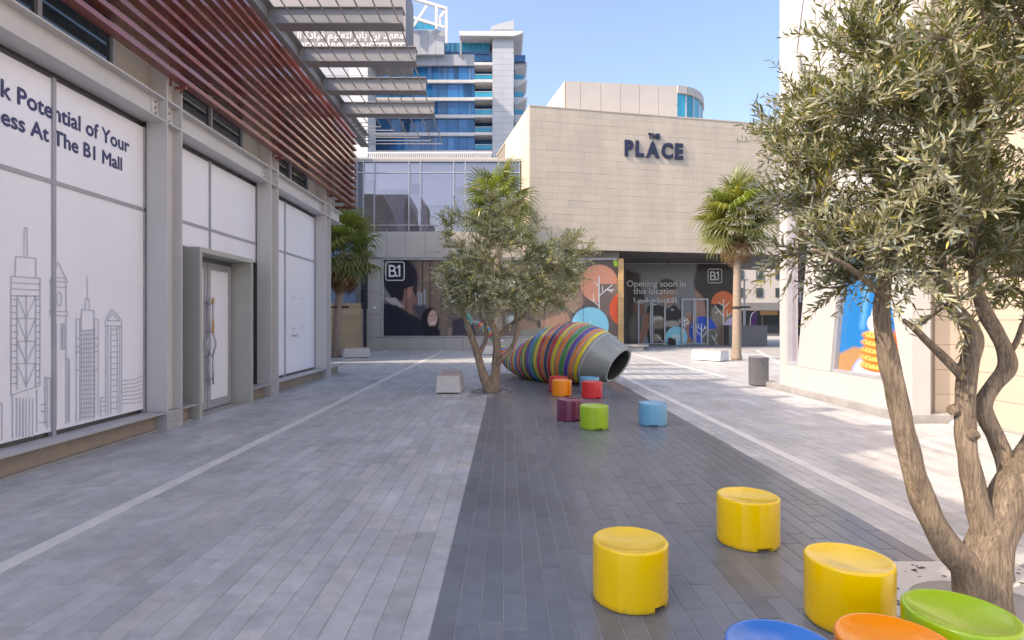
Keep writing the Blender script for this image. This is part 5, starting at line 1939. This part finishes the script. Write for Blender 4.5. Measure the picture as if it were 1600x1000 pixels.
def olive(loc, label, stems, ells, n_bough, n_twig, twig_len, leaf_n, leaf_len, seed, big, sides, amp, extra=(), knots=(), bough_r=0.012):
    r_ = np.random.default_rng(seed)
    tree = thing('olive_tree', loc, label, 'tree')
    off = np.array(OFF[tree.name])
    mb = MB()
    ends = []
    for i, st in enumerate(stems):
        q = smooth_path(st, 10)
        lumpy_tube(mb, [tuple(v[:3]) for v in q], list(q[:, 3]), sides, amp, seed + i)
        ends.append(q)
    for (kx, ky, kz, kr) in knots:
        b0 = len(mb.v)
        mb.lathe([(0.001, kr), (kr * 0.6, kr * 0.75), (kr * 0.95, kr * 0.2), (kr, -kr * 0.4), (kr * 0.5, -kr)], (kx, ky, kz), 10)
        for j in range(b0, len(mb.v)):
            v = np.array(mb.v[j]); mb.v[j] = tuple(np.array((kx, ky, kz)) + (v - (kx, ky, kz)) * r_.uniform(0.8, 1.2))
    mb.build('trunk', M['bark'], tree, smooth=True)
    # boughs reach from the stems' upper parts into the crown
    vol = np.array([e[3] * e[4] * e[5] for e in ells]); vol /= vol.sum()
    anchors = np.concatenate([q[int(len(q) * 0.72):, :3] for q in ends])
    bm_ = MB(); tw = MB()
    LV = []
    node = [a for a in anchors]
    twigs = []
    targets = []
    for _ in range(n_bough):
        e = ells[r_.choice(len(ells), p=vol)]
        d = r_.normal(size=3); d /= np.linalg.norm(d)
        rr = r_.uniform(0.25, 1.0) ** 0.5
        targets.append(np.array(e[:3]) + d * np.array(e[3:6]) * rr * 0.9)
    cen = anchors.mean(0)
    targets.sort(key=lambda t_: np.linalg.norm(t_ - cen))
    for t_ in targets:
        nd = np.array(node)
        dist = np.linalg.norm(nd - t_, axis=1)
        j = int(np.argmin(dist + 0.25 * np.maximum(0, nd[:, 2] - t_[2])))
        a = nd[j]
        L_ = dist[j]
        mid = (a + t_) / 2 + r_.normal(size=3) * 0.12 * L_ + np.array((0, 0, 0.06 * L_))
        q = smooth_path([a, mid, t_], 5)
        rr = bough_r * (0.5 + 0.8 * min(1.5, L_))
        bm_.tube([tuple(v) for v in q], list(np.linspace(rr, rr * 0.45, len(q))), 5)
        node += [q[len(q) // 2], q[-1]]
        out = t_ - cen; out /= np.linalg.norm(out) + 1e-9
        ax = (t_ - a) / (L_ + 1e-9)
        for k in range(n_twig):
            u = r_.uniform(0.25, 1.0)
            p0 = q[min(len(q) - 1, int(u * (len(q) - 1)))]
            d = 0.45 * ax + 0.55 * out + r_.normal(size=3) * 0.55 + np.array((0, 0, 0.15))
            d /= np.linalg.norm(d)
            twigs.append((p0, d, twig_len * r_.uniform(0.55, 1.25)))
    for p0, d, l in extra:
        twigs.append((np.array(p0, float), np.array(d, float) / np.linalg.norm(d), l))
    bas, drs, nrs, lns, tns = [], [], [], [], []
    for p0, d, l in twigs:
        sag = np.array((0, 0, -0.18 * l)) + r_.normal(size=3) * 0.08 * l
        q = [p0 + d * l * s_ + sag * s_ * s_ for s_ in (0, 0.33, 0.66, 1.0)]
        tw.tube([tuple(v) for v in q], [0.0035 if big else 0.006, 0.003 if big else 0.005, 0.002 if big else 0.004, 0.001 if big else 0.002], 3, cap=False)
        nl = max(4, int(leaf_n * l / twig_len))
        sd = np.cross(d, r_.normal(size=3)); sd /= np.linalg.norm(sd)
        up = np.cross(sd, d)
        tone = r_.normal(1.0, 0.16)
        yel = r_.random() < 0.03
        for k in range(nl):
            s_ = (k // 2 + 0.5) / (nl / 2 + 0.3)
            p_ = p0 + d * l * s_ + sag * s_ * s_
            a = (k % 2) * math.pi + (k // 2) * 1.57 * 0.9 + r_.normal(0, 0.35)
            rad = sd * math.cos(a) + up * math.sin(a)
            ld = d * r_.uniform(0.5, 1.0) + rad * r_.uniform(0.5, 1.0) + r_.normal(size=3) * 0.12
            ld /= np.linalg.norm(ld)
            nn = d * 0.8 - rad * 0.4 + r_.normal(size=3) * 0.35 + np.array((0, 0, 0.5))
            bas.append(p_); drs.append(ld); nrs.append(nn)
            lns.append(leaf_len * r_.uniform(0.65, 1.2) * (1.0 if s_ < 0.8 else 0.75))
            f = tone * r_.uniform(0.8, 1.2)
            c = np.array((1, 1, 1)) * f * (1.08 if big else 1.85)
            if yel or r_.random() < 0.02: c = c * np.array((1.6, 1.35, 0.6))
            elif r_.random() < 0.3: c = c * np.array((1.12, 1.08, 0.9))
            elif r_.random() < 0.3: c = c * np.array((0.85, 0.97, 1.12))
            tns.append(c)
    bas = np.array(bas); drs = np.array(drs); nrs = np.array(nrs); lns = np.array(lns); tns = np.array(tns)
    tag(bm_.build('bough', M['bark'] if big else M['twig'], tree, smooth=True), kind='stuff')
    tag(tw.build('twig', M['twig'], tree), kind='stuff')
    V, _ = leaf_arrays(bas - off, drs, nrs, lns, lns * (0.22 if big else 0.28))
    if not big:
        tag(link('crown', leaf_mesh_small('crown', V, tns), M['olive_leaf'], tree), kind='stuff')
        return tree
    # the 300 leaves that show largest are leaves of their own
    Y = bas[:, 1]
    px_ = 791 + bas[:, 0] * F / np.maximum(Y, 0.05); py_ = 500 + (1.6 - bas[:, 2]) * F / np.maximum(Y, 0.05)
    vis = (Y > 0.5) & (px_ > 5) & (px_ < 1595) & (py_ > 5)
    face = np.abs(np.einsum('ij,ij->i', np.cross(np.cross(drs, nrs), drs), bas - np.array((0, 0, 1.6)))) / (np.linalg.norm(np.cross(drs, nrs), axis=1) * np.linalg.norm(bas - np.array((0, 0, 1.6)), axis=1) + 1e-9)
    sc = np.where(vis, lns * (0.2 + face) / np.maximum(Y, 0.1), 0)
    idx = np.argsort(-sc)[:300]
    rest = np.ones(len(bas), bool); rest[idx] = False
    tag(link('crown', leaf_mesh_big('crown', V[rest], tns[rest]), M['olive_leaf'], tree), kind='stuff')
    V1, _ = leaf_arrays(np.zeros((1, 3)), np.array([(0., 1., 0.)]), np.array([(0., 0., 1.)]), np.array([1.0]), np.array([0.23]))
    tri = [(0, 3, 1), (0, 2, 3), (3, 6, 1), (6, 4, 1), (3, 2, 5), (3, 5, 6), (6, 7, 4), (6, 5, 7)]
    lm = bpy.data.meshes.new('leaf')
    lm.from_pydata([tuple(v) for v in V1[0]], [], tri)
    lm.materials.append(M['olive_leaf_single'])
    for i in idx:
        o = bpy.data.objects.new('leaf', lm)
        col.objects.link(o)
        o.parent = tree
        y = Vector(drs[i]); x = -Vector(np.cross(nrs[i], drs[i])).normalized() * -1
        x = Vector(np.cross(drs[i], nrs[i])).normalized()
        z = x.cross(y)
        mt = Matrix((x, y, z)).transposed().to_4x4()
        o.matrix_local = Matrix.Translation(Vector(bas[i] - off)) @ mt @ Matrix.Scale(float(lns[i]), 4)
        o.color = (*tns[i], 1)
    return tree


def st(pts, Y0, k=0.77):
    """limb traced at the tree's own distance: (px, py, half width px, depth shift)"""
    out = []
    for q in pts:
        Y = Y0 + (q[3] if len(q) > 3 else 0)
        v = at(q[0], q[1], Y)
        out.append((v.x, v.y, v.z, q[2] * k * Y / F))
    return out


Y1 = 3.12
near_stems = [
    st([(1536, 985, 54), (1538, 930, 46), (1543, 880, 43), (1550, 845, 39), (1566, 800, 35), (1592, 745, 33), (1627, 690, 29, 0.1), (1670, 610, 26, 0.2), (1700, 500, 20, 0.3)], Y1),
    st([(1530, 950, 40), (1508, 885, 30), (1478, 850, 25), (1452, 800, 22.5), (1428, 735, 20.5), (1410, 665, 19.5), (1397, 600, 18.5), (1385, 545, 17), (1378, 490, 15), (1384, 430, 12, 0.05), (1402, 360, 9, 0.1), (1410, 280, 7, 0.1)], Y1),
    st([(1553, 900, 34), (1545, 845, 26), (1528, 790, 21), (1516, 735, 19), (1509, 690, 17.5), (1508, 645, 17), (1510, 605, 16.5), (1516, 565, 17), (1523, 530, 16), (1510, 503, 14, 0.02), (1490, 480, 13, 0.04), (1474, 450, 11, 0.1), (1470, 400, 9, 0.15), (1480, 330, 7, 0.2)], Y1),
    st([(1512, 600, 9), (1494, 578, 8.5, -0.02), (1470, 553, 8, -0.04), (1448, 532, 7, -0.06), (1430, 514, 6, -0.08), (1412, 500, 4, -0.1)], Y1),
    st([(1572, 800, 20, 0.02), (1574, 735, 17, 0.06), (1560, 690, 16, 0.08), (1542, 655, 15, 0.1), (1537, 630, 14.5, 0.1), (1552, 602, 14, 0.1), (1572, 575, 15, 0.1), (1570, 550, 14, 0.1), (1556, 518, 13.5, 0.1), (1540, 488, 13, 0.1), (1525, 440, 10, 0.05), (1520, 370, 8), (1540, 300, 6, -0.1)], Y1),
    st([(1572, 560, 6, 0.1), (1588, 535, 5, 0.12), (1598, 505, 4, 0.14)], Y1),
    st([(1470, 440, 6, 0.1), (1400, 380, 5, 0.25), (1330, 330, 4, 0.3), (1260, 300, 3, 0.3)], Y1),
    st([(1385, 470, 6), (1330, 420, 5, -0.2), (1270, 390, 3.5, -0.3)], Y1),
]
ells1 = [(2.12, 3.2, 2.45, 0.55, 0.85, 0.75), (2.75, 3.0, 2.6, 0.8, 0.9, 0.85), (2.0, 3.3, 2.9, 0.55, 0.7, 0.6), (2.6, 2.6, 3.0, 0.9, 0.7, 0.6), (1.85, 3.3, 2.15, 0.42, 0.5, 0.42), (3.2, 3.4, 2.3, 0.7, 0.8, 0.7), (2.4, 3.0, 2.0, 0.7, 0.6, 0.35), (1.95, 3.15, 1.88, 0.5, 0.5, 0.26), (3.0, 2.7, 3.2, 0.7, 0.6, 0.5)]
ext = [((1.62, 3.12, 2.52), (-1, 0, 0.52), 0.42), ((1.5, 3.1, 2.62), (-0.55, 0.1, 0.9), 0.22), ((1.40, 3.1, 2.66), (-0.25, 0, 0.9), 0.16), ((1.62, 3.12, 2.64), (0.0, 0, 1), 0.32),
       ((1.72, 3.1, 2.9), (-0.15, 0, 1), 0.45), ((1.62, 3.1, 2.35), (-1, 0.05, 0.12), 0.36), ((1.66, 3.1, 2.2), (-1, 0, 0.25), 0.3), ((1.7, 3.1, 2.3), (-0.8, -0.2, 0.5), 0.3), ((1.66, 3.1, 2.1), (-0.9, 0.1, -0.1), 0.28)]
kn = [(at(1429, 695, Y1).x, Y1 - 0.01, at(1429, 695, Y1).z, 0.022), (at(1508, 600, Y1 - 0.06).x, Y1 - 0.035, at(1508, 572, Y1).z, 0.026), (at(1490, 640, Y1).x, Y1, at(1490, 640, Y1).z, 0.03), (at(1520, 675, Y1 - 0.04).x, Y1 - 0.035, at(1520, 675, Y1).z, 0.034)]
olive((2.65, 3.12, 0), 'large old olive tree with several twisted stems close on the right', near_stems, ells1, 350, 12, 0.28, 19, 0.059, 21, True, 26, 0.13, ext, kn)

Y2 = 12.7
far_stems = [
    st([(768, 614, 15), (765, 606, 13), (760, 597, 11), (753, 578, 8.5), (746, 555, 7.5), (740, 535, 7), (733, 515, 6), (727, 498, 5), (715, 470, 3.5), (705, 430, 2.5)], Y2),
    st([(770, 612, 12), (772, 600, 11), (774, 585, 9.5), (776, 560, 8.5), (776, 535, 8), (774, 520, 7), (768, 505, 6), (762, 485, 4), (760, 440, 3)], Y2),
    st([(774, 575, 6), (783, 562, 5.5, -0.1), (797, 547, 5, -0.1), (805, 530, 4.5, -0.1), (810, 512, 4, -0.1), (806, 495, 3.5, 0), (815, 450, 2.5), (830, 400, 2)], Y2),
    st([(748, 556, 5), (755, 540, 4.5, 0.1), (760, 526, 4, 0.1), (758, 508, 3.5, 0.1), (750, 490, 3, 0.1), (745, 450, 2)], Y2),
    st([(776, 528, 5), (790, 515, 4.5, 0.1), (804, 503, 4, 0.1), (822, 490, 3.5, 0.1), (850, 450, 2.5, 0.1), (880, 400, 1.8)], Y2),
]


def ell2(px, py, rx, ry, dy=0.0, ry_=1.2):
    v = at(px, py, Y2 + dy)
    return (v.x, v.y, v.z, 1.1 * rx * Y2 / F, ry_, 1.05 * ry * Y2 / F)


ells2 = [ell2(790, 425, 92, 70, 0, 1.4), ell2(800, 350, 50, 52, 0, 0.9), ell2(725, 430, 55, 55, 0, 1.0), ell2(862, 430, 50, 55, 0, 1.0), ell2(882, 384, 56, 26, 0, 0.7), ell2(780, 455, 95, 36, 0, 1.2), ell2(722, 362, 42, 40, 0.1, 0.7), ell2(752, 330, 30, 34, 0, 0.6), ell2(820, 480, 60, 20, 0, 0.9)]
ext2 = [((at(715, 340, Y2)), (-0.1, 0, 1), 0.55), ((at(735, 335, Y2)), (0.1, 0, 1), 0.4), ((at(690, 395, Y2)), (-1, 0, 0.2), 0.35), ((at(905, 380, Y2)), (1, 0, 0.15), 0.45), ((at(895, 372, Y2)), (0.8, 0, 0.5), 0.35), ((at(680, 440, Y2)), (-1, 0, 0.3), 0.3)]
olive((-0.33, 12.72, 0), 'wide rounded olive tree in the middle of the plaza beside the striped tunnel', far_stems, ells2, 280, 11, 0.38, 18, 0.08, 33, False, 12, 0.08, [(tuple(a), b, c) for a, b, c in ext2], bough_r=0.016)

# ------------------------------------------------------------------ fan palms
M['palm_trunk'] = mat('palm trunk', (0.30, 0.235, 0.185), 0.85, vary=0.25, scale=9, stretch=(0.4, 0.4, 3.5), bump=0.8, bscale=16)
M['frond'] = leaf_mat('palm frond', (0.16, 0.20, 0.06), (0.185, 0.225, 0.10), 0.42, 0.35, attr=False)
M['dead_frond'] = leaf_mat('dead palm frond', (0.34, 0.22, 0.12), (0.34, 0.22, 0.12), 0.15, 0.7, attr=False)


def frond_mesh(seed, dead=False):
    """stalk and a pleated fan of narrow blades with drooping tips"""
    r_ = np.random.default_rng(seed)
    mb = MB()
    sl = 0.62 if not dead else 0.45
    st_ = [(0, 0, 0), (sl * 0.5, 0, 0.04), (sl, 0, 0.02)]
    mb.tube(st_, [0.018, 0.014, 0.01], 4, cap=False)
    nb_ = 26
    o = np.array((sl, 0, 0.02))
    for i in range(nb_):
        a = (i / (nb_ - 1) - 0.5) * (R(265) if not dead else R(110))
        l = (0.78 - 0.26 * abs(a / R(132)) ** 1.6) * r_.uniform(0.92, 1.06)
        if dead: l *= 0.85
        d = np.array((math.cos(a), math.sin(a), 0.10 * math.cos(a)))
        sd = np.array((-math.sin(a), math.cos(a), 0))
        w0, w1 = 0.008, 0.026
        dr = r_.uniform(0.18, 0.6) * (1 if not dead else 1.3)
        z = np.array((0, 0, 1.0))
        b = o + sd * 0.0
        p1 = o + d * l * 0.5; p2 = o + d * l * 0.8 - z * dr * 0.25 * l; p3 = o + d * l - z * dr * l + r_.normal(size=3) * 0.01
        n0 = len(mb.v)
        f = 0.012
        mb.v += [tuple(b - sd * w0), tuple(b + sd * w0), tuple(p1 - sd * w1 + z * f), tuple(p1 - z * f * 0.6), tuple(p1 + sd * w1 + z * f), tuple(p2 - sd * w1 * 0.6), tuple(p2 + sd * w1 * 0.6), tuple(p3)]
        mb.f += [(n0, n0 + 3, n0 + 2), (n0, n0 + 1, n0 + 3), (n0 + 1, n0 + 4, n0 + 3), (n0 + 2, n0 + 3, n0 + 5), (n0 + 3, n0 + 6, n0 + 5), (n0 + 3, n0 + 4, n0 + 6), (n0 + 5, n0 + 6, n0 + 7)]
    me = bpy.data.meshes.new('frond' if not dead else 'dead_frond')
    me.from_pydata(mb.v, [], mb.f)
    me.materials.append(M['dead_frond'] if dead else M['frond'])
    me.update()
    return me


FR = [frond_mesh(k) for k in range(4)]
DF = [frond_mesh(50 + k, True) for k in range(3)]


def palm(x, y, h, r0, r1, size, nf, nd, seed, label, lean=(0, 0), strap=None):
    r_ = np.random.default_rng(seed)
    t = thing('fan_palm', (x, y, 0), label, 'palm tree', 'fan palms in the plaza')
    mb = MB()
    zs = np.linspace(0, h, 46)
    pts = [(x + lean[0] * (z_ / h) ** 1.5, y + lean[1] * (z_ / h), z_) for z_ in zs]
    rad = [(r0 + (r1 - r0) * (z_ / h) ** 0.7) * (1.12 if z_ < 0.15 else 1) * (1 + 0.035 * (i % 2)) for i, z_ in enumerate(zs)]
    mb.tube(pts, rad, 14)
    mb.build('trunk', M['palm_trunk'], t, smooth=True)
    top = np.array(pts[-1]) - np.array((x, y, 0))

    def put(me, name, az, el, s, roll, tone, up=0.0):
        o = bpy.data.objects.new(name, me)
        col.objects.link(o)
        o.parent = t
        m_ = Matrix.Translation(Vector(top) + Vector((0, 0, up))) @ Matrix.Rotation(az, 4, 'Z') @ Matrix.Rotation(-el, 4, 'Y') @ Matrix.Rotation(roll, 4, 'X') @ Matrix.Scale(s, 4)
        o.matrix_local = m_
        o.color = (*tone, 1)

    for i in range(nf):
        u = (i + 0.5) / nf
        el = R(86 - 128 * u ** 0.8) + r_.normal(0, 0.09)
        az = i * 2.39996 + r_.normal(0, 0.15)
        f = r_.uniform(0.75, 1.25)
        yl = r_.uniform(0.9, 1.25)
        put(FR[i % 4], 'frond', az, el, size * r_.uniform(0.85, 1.1), r_.normal(0, 0.35), (f * yl, f, f * 0.9), up=0.25 * size * (1 - u) - 0.15 * size * u)
    for i in range(nd):
        f = r_.uniform(0.6, 1.25)
        put(DF[i % 3], 'dead_frond', i * 2.39996 + r_.normal(0, 0.2), R(-72) + r_.normal(0, 0.13), size * r_.uniform(0.6, 0.85), r_.normal(0, 0.5), (f, f, f), up=-0.2 * size - 0.25 * r_.random() * size)
    if strap:
        MB().tube([(x, y, strap - 0.035), (x, y, strap + 0.035)], r0 * 1.02, 14).build('strap', M['black'], t)
        MB().box(x + r0 * 0.9, x + r0 + 0.34, y - 0.08, y, strap - 0.03, strap + 0.05).build('lamp_bracket', M['black'], t)
    return t


palm(-7.32, 24.5, 4.55, 0.20, 0.15, 1.45, 40, 40, 5, 'fan palm with a brown skirt at the far end of the left building', (0.3, 0), strap=2.15)
palm(9.15, 22.6, 5.6, 0.185, 0.125, 1.4, 40, 34, 6, 'fan palm standing before the entrance doors on the right', (0.05, 0), strap=2.1)
palm(-0.40, 27.0, 6.9, 0.20, 0.16, 1.6, 22, 16, 8, 'fan palm rising behind the wide olive tree', (0.05, 0))
